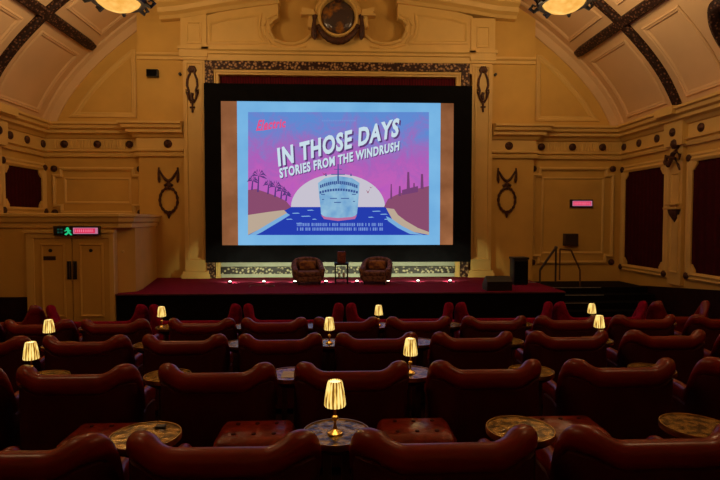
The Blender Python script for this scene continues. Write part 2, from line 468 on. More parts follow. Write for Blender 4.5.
# scoop rims, panels, entablature strip
b = MB()
for fn in (lambda q: q, mir):
    rim = fn([(278, 17), (272, 20), (269, 26), (270, 33), (275, 40), (284, 43.5), (295, 44), (304, 41), (311, 35)])
    b.tube([(p[0], YP, p[1]) for p in pxs(rim, YP)], .05, 8)
    b.tube([(p[0], YP + .02, p[1]) for p in pxs(fn([(276, 14), (267, 18), (264, 26), (265, 35), (271, 44), (283, 48), (296, 48.5), (306, 46)]), YP)], .035, 8)
    pn = pxs(fn([(208, 22), (225, 17.5), (250, 14), (262, 13), (260, 26), (262, 36), (268, 44), (208, 44)]), YP)
    b.ring(pn, [(0, 0), (0, .04), (.05, .05), (.09, .02), (.09, 0)], back(YP + .02))
trim(b, M['cream'], angle=30)
b = MB()
z = AZ(52, YP)
b.run([(XPL1 - .1, YP + .02), (XPR0 + .1, YP + .02)], [(0, z - .30), (.04, z - .28), (.04, z - .12), (.09, z - .1), (.09, z - .04), (.14, z), (.14, z + .06), (0, z + .1)], side=-1)
trim(b, M['cream'], angle=25)
# curved raking cornice in two halves
b = MB()
for fn in (lambda q: q, mir):
    rk = fn([(160, 15), (180, 13.5), (203, 9.5), (230, 5), (255, 1.5), (279, -1.5)])
    lv = []
    for p in pxs(rk, YP):
        lv.append([(p[0], YP + .3, p[1] - .14), (p[0], YP - .04, p[1] - .14), (p[0], YP - .10, p[1] - .06), (p[0], YP - .22, p[1] + .0), (p[0], YP - .25, p[1] + .12), (p[0], YP - .38, p[1] + .2), (p[0], YP - .40, p[1] + .36), (p[0], YP + .3, p[1] + .42)])
    b.loops(lv, True, True)
trim(b, M['cream'], angle=25)
# inner cream strip and ornate band round the opening
bx0, bx1, bz = AX(207, YP), AX(468, YP), AZ(62.5, YP)
zl = ZS
b = MB()
def band(x0, x1, zt, w, y0, y1):
    b.box(x0, x1, y0, y1, zt - w, zt); b.box(x0, x0 + w, y0, y1, zl, zt - w); b.box(x1 - w, x1, y0, y1, zl, zt - w)
band(bx0, bx1, bz, .23, YP - .05, YP + .3)
trim(b, M['lattice'], smooth=False)
b = MB(); band(bx0 + .23, bx1 - .23, bz - .23, .14, YP + .03, YP + .3); band(bx0 + .25, bx1 - .25, bz - .27, .04, YP - .01, YP + .05)
trim(b, M['cream'], smooth=False)

# cartouche
cx, cz = at(338, 17.5, YP)
c = empty('cartouche', (cx, YP, cz), 'round cartouche with dark glass and bronze garland above the screen', 'ornament')
def loc(px, py, y=-.0):
    p = at(px, py, YP); return (p[0] - cx, y, p[1] - cz)
b = MB(); b.lathe([(.48, .1), (.48, -.02), (.44, -.06), (.32, -.09), (.15, -.11), (.01, -.115)], (0, 0, 0), 32, 'y')
gl = mat('lamp_reflection_glass', (0.06, 0.04, 0.035), .22, col2=(0.35, 0.14, 0.02), scale=3.0, lo=.36, hi=.50)  # gold patches painted into the dark glass as mirrored lamps
b.build('glass_dome', gl, c)
b = MB(); b.lathe([(.68, .1), (.70, -.05), (.66, -.09), (.61, -.09), (.57, -.15), (.52, -.15), (.49, -.08), (.48, -.02), (.48, .1)], (0, 0, 0), 36, 'y')
b.build('surround', M['cream'], c)
for s in (1, -1):
    q = lambda x: 338 + s * x
    b = MB()
    pts = [(q(24), 11), (q(36), 9), (q(36), 12), (q(33), 16), (q(29), 17), (q(30), 28), (q(25), 30), (q(22), 22)]
    b.prism([(loc(*p)[0], loc(*p)[2]) for p in pts], lambda u, v, h: (u, h, v), -.12, .1)
    b.box(loc(q(23), 9)[0], loc(q(37), 9)[0], -.2, .05, loc(0, 12)[2], loc(0, 9.5)[2])
    b.build('volute', M['cream'], c, smooth=False)
b = MB()
gp = [loc(338 + 21.5 * math.sin(t), 17 + 26 * math.cos(t), -.16) for t in [math.radians(-68 + 136 * k / 22) for k in range(23)]]
b.tube(gp, .1, 8, rs=[.045 + .05 * math.sin(PI * k / 22) + .015 * (k % 2) for k in range(23)])
for s in (1, -1):
    q = lambda x: 338 + s * x
    b.tube([loc(q(23), 17, -.12), loc(q(23.5), 22, -.14), loc(q(24), 30, -.14), loc(q(23.5), 37, -.12), loc(q(23), 41, -.12)], .08, 8, rs=[.08, .05, .07, .09, .03])
b.tube([loc(338, 4, -.1), loc(338, -1, -.14)], .1, 8, rs=[.08, .15])
b.build('garland', M['bronze_fine'], c)

# pelmet curtain behind the frame
pz0, pz1 = AZ(112, 15.35), AZ(74, 15.35)
b = MB(); n = 90; x0, x1 = bx0 + .36, bx1 - .36
pts = [(x0 + (x1 - x0) * k / n, 15.40 + .03 * math.sin(k * 1.6)) for k in range(n + 1)]
b.loops([[(x, y, pz0), (x, y, pz1), (x, y + .03, pz1), (x, y + .03, pz0)] for x, y in pts], True, True)
tag(b.build('pelmet_curtain', M['pelmet']), 'dark red pelmet curtain showing above the black screen frame', 'curtain')
# dark void behind screen
trim(MB().box(bx0 + .4, bx1 - .4, 15.5, 15.58, 1.2, pz1), M['black'], smooth=False)
# pale strip under the screen
b = MB(); b.box(bx0 + .2, bx1 - .2, 15.32, 15.5, ZS, ZS + .95)
s_ = trim(b, M['strip'], smooth=False)
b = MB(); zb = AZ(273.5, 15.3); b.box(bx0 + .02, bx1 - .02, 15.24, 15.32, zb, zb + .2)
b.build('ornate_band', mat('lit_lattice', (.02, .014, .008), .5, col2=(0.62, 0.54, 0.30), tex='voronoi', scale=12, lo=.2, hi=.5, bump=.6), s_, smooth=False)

# ------------------------------------------------------------------ cinema screen with projected slide
YS = 14.95
sx0, sx1 = AX(206, YS), AX(470.5, YS); sz0, sz1 = AZ(262, YS), AZ(85, YS)
scr = empty('cinema_screen', ((sx0 + sx1) / 2, YS, sz0), 'wide cinema screen in thick black frame lit with a poster slide', 'screen')
ox, oz = (sx0 + sx1) / 2, sz0
def S(px, py, h=0):
    p = at(px, py, YS); return (p[0] - ox, -h, p[1] - oz)
qx0, qx1, qz0, qz1 = AX(222, YS) - ox, AX(453, YS) - ox, AZ(245, YS) - oz, AZ(102, YS) - oz
X0, X1, Z1 = sx0 - ox, sx1 - ox, sz1 - oz
b = MB()
b.box(X0, X1, -.06, .15, 0, qz0); b.box(X0, X1, -.06, .15, qz1, Z1)
b.box(X0, qx0, -.06, .15, qz0, qz1); b.box(qx1, X1, -.06, .15, qz0, qz1)
b.build('black_frame', M['black'], scr, smooth=False)
def quad(x0, y0, x1, y1, h):
    return [S(x0, y0, h), S(x1, y0, h), S(x1, y1, h), S(x0, y1, h)]
def flat(name, polys, m, h, parent):
    if name in ('land', 'beach', 'surf', 'chimney_stacks', 'wave', 'birds') and len(polys) > 1:
        nm = {'chimney_stacks': 'chimney_stack', 'birds': 'bird'}.get(name, name)
        for p in polys: flat(nm, [p], m, h, parent)
        return
    b = MB()
    for p in polys:
        p = [S(x, y, h) for x, y in p]
        b.add(p, [tuple(range(len(p)))])
    o = b.build(name, m, parent, smooth=False)
    return o
b = MB(); b.box(qx0 - .02, qx1 + .02, .03, .06, qz0 - .02, qz1 + .02)
cloth = b.build('screen_cloth', emis('side_of_screen', lin((166, 108, 70)), SCREEN, lin((120, 72, 42)), 1.0), scr, smooth=False)
b = MB(); x0 = AX(238, YS) - ox; x1 = AX(440, YS) - ox; b.box(x0, x1, .02, .035, qz0 - .01, qz1 + .01)
sl = b.build('slide_border', emis('slide_border_blue', lin((128, 188, 232)), SCREEN * 1.05, lin((110, 172, 222)), 1.0), scr, smooth=False)
# poster picture: sky gradient
def grad():
    m = bpy.data.materials.new('poster_sky'); m.use_nodes = True
    nt = m.node_tree; N = nt.nodes; L = nt.links
    for n in list(N): N.remove(n)
    o = N.new('ShaderNodeOutputMaterial'); e = N.new('ShaderNodeEmission'); e.inputs[1].default_value = SCREEN; L.new(e.outputs[0], o.inputs[0])
    tc = N.new('ShaderNodeTexCoord'); sp = N.new('ShaderNodeSeparateXYZ'); L.new(tc.outputs['Object'], sp.inputs[0])
    mr = N.new('ShaderNodeMapRange'); mr.inputs[1].default_value = S(0, 206)[2]; mr.inputs[2].default_value = S(0, 112)[2]
    L.new(sp.outputs['Z'], mr.inputs[0])
    nz = N.new('ShaderNodeTexNoise'); nz.inputs['Scale'].default_value = 1.6; nz.inputs['Detail'].default_value = 12; nz.inputs['Roughness'].default_value = .75; nz.inputs['Distortion'].default_value = .6; L.new(tc.outputs['Object'], nz.inputs[0])
    ad = N.new('ShaderNodeMath'); ad.operation = 'MULTIPLY_ADD'; L.new(nz.outputs['Fac'], ad.inputs[0]); ad.inputs[1].default_value = 1.5; L.new(mr.outputs[0], ad.inputs[2])
    sb = N.new('ShaderNodeMath'); sb.operation = 'SUBTRACT'; L.new(ad.outputs[0], sb.inputs[0]); sb.inputs[1].default_value = .74
    r = N.new('ShaderNodeValToRGB'); L.new(sb.outputs[0], r.inputs[0])
    el = r.color_ramp.elements
    el[0].position = 0; el[0].color = (*lin((188, 92, 196)), 1); el[1].position = 1; el[1].color = (*lin((98, 142, 215)), 1)
    for p, c_ in ((.25, (196, 98, 190)), (.45, (178, 98, 190)), (.65, (158, 112, 195)), (.82, (122, 130, 208))):
        k = el.new(p); k.color = (*lin(c_), 1)
    L.new(r.outputs[0], e.inputs[0]); return m
pic = flat('poster_picture', [[(248, 112), (429, 112), (429, 235), (248, 235)]], grad(), -.01, scr)
def E(n, c, s=1.0): return emis(n, lin(c), SCREEN * s)
cloud = []
flat('sun_disc', [[(338 + 47 * math.cos(t), 207 - 33 * math.sin(t)) for t in [PI * k / 24 for k in range(25)]]], E('sun_cream', (205, 200, 214)), .000, pic)
flat('sea', [[(248, 207), (429, 207), (429, 235), (248, 235)]], E('sea_blue', (38, 62, 178)), .002, pic)
flat('wave', [[(x, y), (x + l, y - .3), (x + l + 2, y + .5), (x + 1, y + .7)] for x, y, l in ((292, 213, 6), (301, 216, 8), (286, 219, 5), (307, 210, 5), (372, 211, 7), (380, 214, 6), (384, 219, 4), (368, 217, 4), (296, 223, 5), (312, 219, 3))], E('foam', (140, 190, 235)), .004, pic)
flat('land', [[(248, 190), (256, 189), (268, 193), (276, 196), (286, 201), (291, 207), (284, 211), (270, 214), (248, 216)],
              [(384, 207), (388, 199), (396, 195), (404, 192), (412, 190), (420, 188), (429, 186), (429, 234), (420, 231), (408, 225), (398, 219), (392, 210)]], E('land_mauve', (140, 78, 112)), .004, pic)
flat('beach', [[(248, 215), (268, 212), (284, 210), (287, 213), (278, 218), (268, 224), (258, 230), (248, 235)],
               [(386, 208), (394, 209), (398, 215), (406, 221), (418, 228), (429, 232), (429, 235), (414, 232), (402, 226), (392, 219)]], E('beach_sand', (192, 172, 152)), .006, pic)
flat('surf', [[(287, 213), (290, 215), (282, 220), (272, 226), (262, 232), (256, 235), (249, 235), (258, 230), (268, 224), (278, 218)],
              [(392, 219), (402, 226), (414, 232), (424, 235), (410, 234), (398, 228), (388, 221), (386, 216)]], E('surf_blue', (125, 178, 225)), .007, pic)
def palm(x, y, h, s):
    s *= 1.25
    o = [[(x - .9, y), (x + .8, y), (x + 1.3, y - h), (x + .1, y - h)]]
    for a in range(-10, 200, 30):
        a = math.radians(a); ex, ey = x + .8 + s * math.cos(a), y - h - s * .6 * math.sin(a) + s * .25
        mx, my = x + .8 + s * .55 * math.cos(a), y - h - s * .75 * math.sin(a)
        o += [[(x + .5, y - h), (mx, my - 1.1), (ex, ey), (mx, my + 1.0)]]
    return o
pol = []
pm_ = E('palm_mauve', (92, 58, 128))
for a_ in ((258, 192, 16, 7), (252, 190, 9, 5), (268, 194, 9, 5), (275, 197, 10, 6), (281, 199, 8, 5), (286, 201, 6, 4)): flat('palm_tree', palm(*a_), pm_, .006, pic)
flat('chimney_stacks', [[(406.5, 193), (407.3, 172), (409.2, 172), (410, 193)], [(420.5, 189), (421, 174), (423, 174), (423.6, 189)], [(398.4, 196), (399, 186), (400.5, 186), (401, 196)], [(390.2, 199), (390.7, 184), (391.7, 184), (392.2, 199)], [(402, 195), (402, 190), (418, 186), (418, 192)], [(413, 190), (413.4, 183), (414.6, 183), (415, 190)]], E('stack_mauve', (120, 66, 118)), .006, pic)
# ship
hull = [(318, 183), (319, 195), (320.5, 207), (321, 214), (324, 217), (332, 218.5), (346, 218.5), (354, 217), (357, 214), (358, 205), (359, 192), (359.5, 183), (352, 178), (338, 176), (325, 178)]
flat('ship_hull', [hull], emis('ship_pale', lin((158, 202, 226)), SCREEN, lin((105, 158, 210)), 3.0), .006, pic)
sp = []
random.seed(3)
for x in range(320, 358, 2):
    yy = 181 + .012 * (x - 338) ** 2
    sp.append([(x, yy), (x + 1.5, yy), (x + 1.5, yy + 3 + random.random()), (x, yy + 3)])
for x in [319.5 + 2.6 * k for k in range(15)]:
    yy = 188.5 + .008 * (x - 338) ** 2
    sp.append([(x, yy), (x + 1.9, yy - .1), (x + 1.9, yy + 2.3), (x, yy + 2.4)])
for x, y, l in ((321, 194, 4), (352, 194, 4), (330, 198, 7), (341, 198, 8), (334, 202, 7), (322, 199, 2), (353, 201, 2)):
    sp.append([(x, y), (x + l, y), (x + l, y + .8), (x, y + .8)])
sp += [[(337.6, 164), (338.6, 164), (338.9, 181), (337.3, 181)], [(331, 174), (345, 174), (345, 174.8), (331, 174.8)], [(334, 169), (342, 169), (342, 169.6), (334, 169.6)], [(325, 176), (326, 173), (327, 176)], [(350, 176), (351, 173), (352, 176)]]
flat('ship_details', sp, E('ship_navy', (58, 84, 150)), .008, pic)
flat('bow_wave', [[(321, 215), (326, 217), (338, 218), (352, 217), (357, 215), (355, 219), (338, 221), (324, 219)]], E('bow_pink', (190, 110, 160)), .007, pic)
flat('birds', [[(366, 190), (368, 192), (370, 189), (368, 193.5)], [(369, 186.5), (371, 187.6), (372.5, 186), (371, 188.4)], [(322, 172), (324, 174), (327, 173), (324, 175)]], E('bird_red', (150, 60, 90)), .008, pic)
# illegible small print, drawn as short strokes
random.seed(5)
cr = []
for y, xa, xb in ((223, 297, 383), (227.5, 297, 383)):
    x = xa
    while x < xb:
        l = random.choice((1.0, 1.4, .7)); cr.append([(x, y), (x + l, y), (x + l, y + 3.1), (x, y + 3.1)]); x += l + (.6 if random.random() < .8 else 2.0)
x = 322
while x < 356:
    cr.append([(x, 120), (x + 1.1, 120), (x + 1.1, 121.4), (x, 121.4)]); x += 1.8
flat('credit_lines', cr, E('credit_pale', (118, 150, 220)), .008, pic)

def text_polys(txt, shear=0.0):
    cu = bpy.data.curves.new('t', 'FONT'); cu.body = txt; cu.resolution_u = 3; cu.space_character = 1.12
    cu.offset = .040
    o = bpy.data.objects.new('t', cu); COL.objects.link(o)
    dg = bpy.context.evaluated_depsgraph_get()
    me = bpy.data.meshes.new_from_object(o.evaluated_get(dg))
    vs = [(v.co.x, v.co.y) for v in me.vertices]; fs = [tuple(p.vertices) for p in me.polygons]
    bpy.data.objects.remove(o); bpy.data.curves.remove(cu); bpy.data.meshes.remove(me)
    xs = [v[0] for v in vs]; x0, x1 = min(xs), max(xs); ys_ = [v[1] for v in vs]; y0, y1 = min(ys_), max(ys_)
    return [((x - x0) / (x1 - x0), (y - y0) / (y1 - y0)) for x, y in vs], fs
def text_on(name, txt, corners, m, h, parent, mapf=None):
    """corners: bottom-left, bottom-right, top-left, top-right in slide coordinates"""
    vs, fs = text_polys(txt)
    bl, br, tl, tr = corners
    P = []
    for u, v in vs:
        x = (1 - u) * (1 - v) * bl[0] + u * (1 - v) * br[0] + (1 - u) * v * tl[0] + u * v * tr[0]
        y = (1 - u) * (1 - v) * bl[1] + u * (1 - v) * br[1] + (1 - u) * v * tl[1] + u * v * tr[1]
        P.append((mapf or S)(x, y, h))
    return MB().add(P, fs).build(name, m, parent, smooth=False)
tw = E('title_white', (206, 228, 240)); ts = E('title_shadow', (92, 60, 120))
c1 = ((278.5, 167), (398, 136.5), (277, 148), (400, 117.5))
c2 = ((280, 178.5), (399, 150.5), (279, 168.5), (399.5, 141))
def off(c, d, e): return tuple((x + d, y + e) for x, y in c)
text_on('title_shadow', 'IN THOSE DAYS', off(c1, 1.6, 1.5), ts, .010, pic)
text_on('title_lettering', 'IN THOSE DAYS', c1, tw, .014, pic)
text_on('subtitle_shadow', 'STORIES FROM THE WINDRUSH', off(c2, .8, .8), ts, .010, pic)
text_on('subtitle_lettering', 'STORIES FROM THE WINDRUSH', c2, tw, .014, pic)
text_on('logo_lettering', 'Electric', ((256, 131), (285.5, 127.5), (259, 120), (286, 118.5)), E('neon_red', (232, 84, 140)), .012, pic)
b = MB(); b.tube([S(256, 130.5, .012), S(264, 130, .012), S(271, 128.5, .012)], .012, 6); b.build('logo_stroke', E('neon_red_stroke', (232, 84, 140)), pic)

# ------------------------------------------------------------------ stage
st = empty('stage_platform', (0, 12, zf(12)), 'low stage with crimson carpet and black front below the screen', 'stage')
def rel(o, parent):
    o.parent = parent; o.matrix_parent_inverse = Matrix.Translation(-parent.location); return o
XS0, XS1 = -5.05, 5.35
LOB = [(AX(115, YV, 290), YV + .04), (AX(118, 12.2, 290), 12.2), (AX(136, 12.45, 290), 12.45), (AX(142, 12.9, 288), 12.9), (-5.33, YB - .01)]
SL = [(x + .02, y + .01) for x, y in LOB][:-1] + [(LOB[-1][0] + .02, YB - .02)]
XS0 = SL[0][0]
b = MB(); b.prism([(XS0, 12.0), (XS1, 12.0), (XS1, YB - .02)] + SL[::-1], lambda u, v, h: (u, v, h), zf(12), ZS - .03)
rel(b.build('riser', M['riser'], smooth=False), st)
b = MB(); b.prism([(XS0, 11.97), (XS1, 11.97), (XS1 + .02, YB - .02)] + SL[::-1], lambda u, v, h: (u, v, h), ZS - .03, ZS)
rel(b.build('carpet', M['carpet'], smooth=False), st)
b = MB(); b.box(XS0, XS1, 11.955, 11.97, ZS - .03, ZS + .002)
rel(b.build('edge_strip', mat('edge_strip', (.10, .02, .03), .5, noise=.3), smooth=False), st)
b = MB()
for k, (z, y) in enumerate(((.13, 14.1), (-.03, 13.75), (-.19, 13.4), (-.36, 13.05))):
    b.box(XS1, XR - .06, y, YB - .02, z - .17 if k < 3 else zf(12), z)
rel(b.build('side_steps', M['riser'], smooth=False), st)
for z, y, xa, xb in ((.13, 14.1, XS1 + .1, 7.3), (-.03, 13.75, XS1 + .35, 7.2), (-.19, 13.4, XS1 + .4, 6.6)):
    b = MB(); b.box(xa, xb, y - .02, y + .01, z - .012, z + .004); rel(b.build('nosing', M['nosing'], smooth=False), st)
b = MB(); b.tube([(XS1 - .35, 13.9, ZS + .006), (XS1 - .05, 13.7, ZS + .006), (XS1 + .1, 14.1, .14)], .015, 6)
rel(b.build('nosing', M['nosing']), st)

# footlights
fx = [230, 264, 295, 326, 357, 388, 418, 450]
wd = ['leftmost', 'second', 'third', 'fourth', 'fifth', 'sixth', 'seventh', 'rightmost']
fl0 = None
for i, px in enumerate(fx):
    x = AX(px, 13.9, 283)
    lab = 'small lit footlight on the stage carpet, %s of eight from the left' % wd[i] if 0 < i < 7 else 'small lit footlight on the stage carpet, %s of the eight' % wd[i]
    if fl0 is None:
        e = empty('footlight', (x, 13.9, ZS), lab, 'footlight', 'footlights along the stage')
        MB().lathe([(.05, 0), (.055, .03), (.045, .045)], (0, 0, 0), 14).build('housing', M['blackp'], e)
        MB().lathe([(.042, .045), (.036, .062), (.02, .072), (.002, .075)], (0, 0, 0), 14).build('lens', M['foot'], e)
        light('footlight_beam', 'SPOT', (0, .06, .10), FOOT_W * 6, (.93, 1.0, .68), .05, e, rot=(math.radians(80), 0, 0)).data.spot_size = math.radians(120)
        fl0 = e
    else:
        e = copy_tree(fl0); e.location = (x, 13.9, ZS); e['label'] = lab

# stage armchairs
def stage_chair(px, label, rz):
    Y = 13.75
    x = AX(px, Y, 275)
    e = empty('stage_armchair', (x, Y, ZS), label, 'armchair', 'armchairs on the stage', rz); e.scale = (.95, .9, .84)
    def h(t): return .42 + .30 * max(0, min(1, (t - .0)))
    b = MB(); lv = []
    pth = [(-.36, -.34, .50), (-.37, -.1, .52), (-.38, .12, .60), (-.36, .28, .74), (-.24, .36, .80), (0, .38, .82), (.24, .36, .80), (.36, .28, .74), (.38, .12, .60), (.37, -.1, .52), (.36, -.34, .50)]
    for i, (x_, y_, z_) in enumerate(pth):
        a = Vector(pth[max(i - 1, 0)][:2]); c_ = Vector(pth[min(i + 1, len(pth) - 1)][:2]); d = (c_ - a).normalized(); n = Vector((-d.y, d.x))
        lv.append([(x_ + n.x * o_, y_ + n.y * o_, zz) for o_, zz in ((.05, .1), (.06, z_ - .12), (.09, z_ - .05), (.06, z_), (0, z_ + .02), (-.06, z_), (-.08, z_ - .06), (-.06, z_ - .14), (-.06, .1))])
    b.loops(lv, True, True); b.build('shell', M['floral'], e, subsurf=1)
    MB().box(-.31, .31, -.36, .3, .26, .42, .05).build('seat_cushion', M['floral'], e)
    MB().box(-.24, .24, .12, .28, .42, .72, .06).build('back_cushion', mat('gold_floral', (.34, .15, .05), .85, col2=(.14, .04, .035), scale=12, lo=.42, hi=.56), e)
    MB().box(-.33, .33, -.35, .33, .09, .27, .03).build('base', M['floral'], e)
    for sx in (-.28, .28):
        for sy in (-.28, .28):
            MB().lathe([(.02, 0), (.03, .09)], (sx, sy, 0), 8).build('leg', M['darkwood'], e)
    return e
stage_chair(308, 'floral brown armchair on the stage, left of the black table', math.radians(-14 + 24))
stage_chair(376, 'floral brown armchair on the stage, right of the black table', math.radians(-14))
Y = 13.8; x = AX(341.5, Y, 275)
e = empty('side_table', (x, Y, ZS), 'small black table between the two stage armchairs', 'table')
MB().box(-.19, .19, -.17, .17, .50, .55).build('tabletop', M['blackp'], e, smooth=False)
MB().box(-.16, .16, -.14, .14, .14, .16).build('shelf', M['blackp'], e, smooth=False)
for sx in (-.16, .16):
    for sy in (-.14, .14): MB().box(sx - .018, sx + .018, sy - .018, sy + .018, 0, .5).build('leg', M['blackp'], e, smooth=False)
for sx in (-.06, .06):
    t = empty('water_glass', (x + sx, Y - .02, ZS + .16), 'clear glass on the table shelf, %s of two' % ('left' if sx < 0 else 'right'), 'glass', 'glasses on the table shelf')
    MB().lathe([(.03, 0), (.033, .12), (.029, .12), (.027, .01), (.001, .01)], (0, 0, 0), 14).build('tumbler', M['white'], t)
e = empty('box', (x - .0, Y, ZS + .55), 'upright reddish brown box on the black stage table', 'box')
MB().box(-.11, .11, -.07, .07, 0, .30, .015).build('carton', mat('red_brown_card', (.22, .05, .035), .6, col2=(.10, .02, .02), scale=14), e)
MB().box(-.07, .07, -.074, -.069, .06, .22).build('printed_face', mat('print_face', (.28, .08, .05), .6, col2=(.12, .03, .03), scale=22), e, smooth=False)

# stage equipment
p = AX(519, 13.4, 270)
e = empty('loudspeaker', (p, 13.4, ZS), 'tall black loudspeaker on the stage beside the right pilaster', 'speaker')
MB().box(-.19, .19, -.16, .18, .02, .68, .015).build('cabinet', M['blackp'], e)
MB().box(-.17, .17, -.175, -.16, .05, .62).build('grille', M['black'], e, smooth=False)
MB().box(-.21, .21, -.18, .2, .66, .72, .015).build('lid', M['blackp'], e)
for sx in (-.15, .15): MB().box(sx - .02, sx + .02, -.13, .15, 0, .02).build('foot', M['blackp'], e, smooth=False)
p = AX(497, 12.35, 286)
e = empty('stage_monitor', (p, 12.35, ZS), 'low black wedge monitor at the right end of the stage front', 'speaker')
MB().prism([(-.2, 0), (.2, 0), (.22, .22), (.05, .34), (-.22, .12)], lambda u, v, h: (h, -u, v), -.3, .3).build('cabinet', M['blackp'], e, smooth=False)
MB().prism([(-.215, .125), (.04, .338), (.035, .345), (-.222, .132)], lambda u, v, h: (h, -u, v), -.27, .27).build('grille', M['grille'], e, smooth=False)
b = MB(); c0 = [at(px, py, 13.5) for px, py in ((250, 288), (254, 285.5), (262, 285), (273, 285), (273, 288), (267, 288))]
b.tube([(AX(px, yy, 285), yy, ZS + .008) for px, yy in ((249, 13.1), (251, 13.35), (256, 13.45), (264, 13.45), (274, 13.42), (274, 13.15), (267, 13.12))], .010, 6)
tag(b.build('cable', M['steel']), 'thin cable looped on the stage carpet near the left footlights', 'cable')

# handrails
def rail(pts, label, m):
    p0 = pts[0]
    base = (AX(p0[0], p0[2], p0[1]), p0[2])
    e = empty('handrail', (base[0], base[1], ZS), label, 'handrail')
    W = [Vector((AX(a, y, b_) - base[0], y - base[1], AZ(b_, y, a) - ZS)) for a, b_, y in pts]
    return e, W
e, W = rail([(540, 283, 13.9), (540, 270, 13.9), (556, 247.5, 13.9), (555.5, 282, 13.9)], 'dark metal handrail at the stage edge, left of the pair', M['steel'])
for nm, seg in (('post', (0, 1)), ('top_rail', (1, 2)), ('post', (2, 3))):
    MB().tube([W[seg[0]], W[seg[1]]], .026 if nm == 'post' else .032, 10).build(nm, M['darkwood'], e)
MB().lathe([(.001, -.05), (.04, -.03), (.05, 0), (.04, .03), (.001, .05)], W[2], 12).build('finial', M['steel'], e)
e, W = rail([(580, 287, 14.3), (580, 270, 14.3), (571, 250, 14.3), (560, 249, 14.3)], 'brownish handrail over the side steps, right of the pair', M['steel'])
W[0].z = .13 - ZS
br = mat('brown_metal', (.16, .075, .03), .5, metal=.4, noise=.3, scale=20)
for nm, seg in (('post', (0, 1)), ('top_rail', (1, 2)), ('top_rail', (2, 3))):
    MB().tube([W[seg[0]], W[seg[1]]], .026, 10).build(nm, br, e)
b = MB(); b.tube([W[3], W[3] + Vector((0, 0, -(W[3].z + 0.0)))], .022, 10).build('post', br, e)

# ------------------------------------------------------------------ entrance lobby block with double door (left)

xv1 = AX(124, YV, 260)
zt = 2.02
b = MB()
pl = [(XL, YV), (xv1, YV), (xv1 + .02, YV + .05)]
LOB = [(XL, YV), (AX(113, YV, 290) - .04, YV), (AX(115, YV, 290), YV + .04), (AX(118, 12.2, 290), 12.2), (AX(136, 12.45, 290), 12.45), (AX(142, 12.9, 288), 12.9), (-5.33, YB - .01)]
b.prism(LOB + [(XL, YB - .01)], lambda u, v, h: (u, v, h), zf(12), zt)
struct(b.build('wall_lobby', M['wall'], smooth=False))
b = MB()
b.run([LOB[0], (LOB[2][0] + .1, YV), (LOB[4][0] - .02, YV + .2), LOB[5], LOB[6]], [(-.3, zt - .02), (.0, zt - .20), (.05, zt - .19), (.05, zt - .1), (.1, zt - .06), (.12, zt + .04), (.16, zt + .06), (.16, zt + .12), (-.3, zt + .14)], side=-1)
trim(b, M['cream'], angle=25)
dz0 = zf(12) + .0
dx0, dx1 = AX(36, YV, 270), AX(111, YV, 270)
dz1 = AZ(238, YV, 75)
b = MB()
fw = .16
b.box(dx0 - fw, dx0, YV - .08, YV, dz0, dz1 + .12); b.box(dx1, dx1 + fw * .6, YV - .08, YV, dz0, dz1 + .12); b.box(dx0, dx1, YV - .08, YV, dz1, dz1 + .12)
b.box(dx0 - fw - .05, dx1 + fw * .6 + .04, YV - .12, YV, dz1 + .12, dz1 + .18)
trim(b, M['cream'], smooth=False)
xm = (dx0 + dx1) / 2
for k, (a, c_) in enumerate(((dx0, xm - .012), (xm + .012, dx1))):
    b = MB(); b.box(a, c_, YV - .05, YV - .002, dz0 + .01, dz1)
    b.ring([(a + .14, dz0 + .32), (c_ - .14, dz0 + .32), (c_ - .14, dz1 - .12), (a + .14, dz1 - .12)], [(0, 0), (0, .02), (.035, .03), (.06, 0)], back(YV - .05))
    d = struct(b.build('door_%d' % (k + 1), M['wall'], smooth=False))
    hx = c_ - .05 if k == 0 else a + .05
    MB().box(hx - .05, hx + .04, YV - .066, YV - .05, AZ(279, YV, 72), AZ(261, YV, 72)).build('push_plate', M['blackp'], d, smooth=False)
    hz0, hz1 = AZ(278, YV, 72), AZ(262, YV, 72)
    b = MB(); b.tube([(hx + (.02 if k == 0 else -.02), YV - .07, hz0), (hx + (.02 if k == 0 else -.02), YV - .10, hz0 + .04), (hx + (.02 if k == 0 else -.02), YV - .10, hz1 - .04), (hx + (.02 if k == 0 else -.02), YV - .07, hz1)], .011, 8)
    b.build('door_handle', M['steel'], d)
    rx, rz_ = at(50.5 if k == 0 else 91, 250.5, YV - .05)
    MB().lathe([(.04, 0), (.04, -.012), (.03, -.016), (.001, -.016)], (rx, YV - .05, rz_), 14, 'y').build('round_badge', M['blackp'], d)
    if k == 0:
        x0, z0 = at(45, 260, YV); x1, z1 = at(57, 256, YV)
        MB().box(x0, x1, YV - .06, YV - .05, z0, z1).build('door_plate', mat('dark_plate', (.03, .012, .012), .4, noise=.2), d, smooth=False)
# dark dado of the lobby front
b = MB(); b.box(XL, dx0 - fw - .01, YV - .03, YV, zf(12), AZ(297, YV, 20)); 
struct(b.build('baseboard_lobby', M['dado'], smooth=False))
# small round wall plate
x, z = at(123, 251.5, YV)
tag(MB().lathe([(.035, 0), (.035, -.02), (.02, -.03), (.001, -.03)], (x, YV, z), 12, 'y').build('wall_button', M['cream']), 'small round button on the wall right of the double door', 'button')

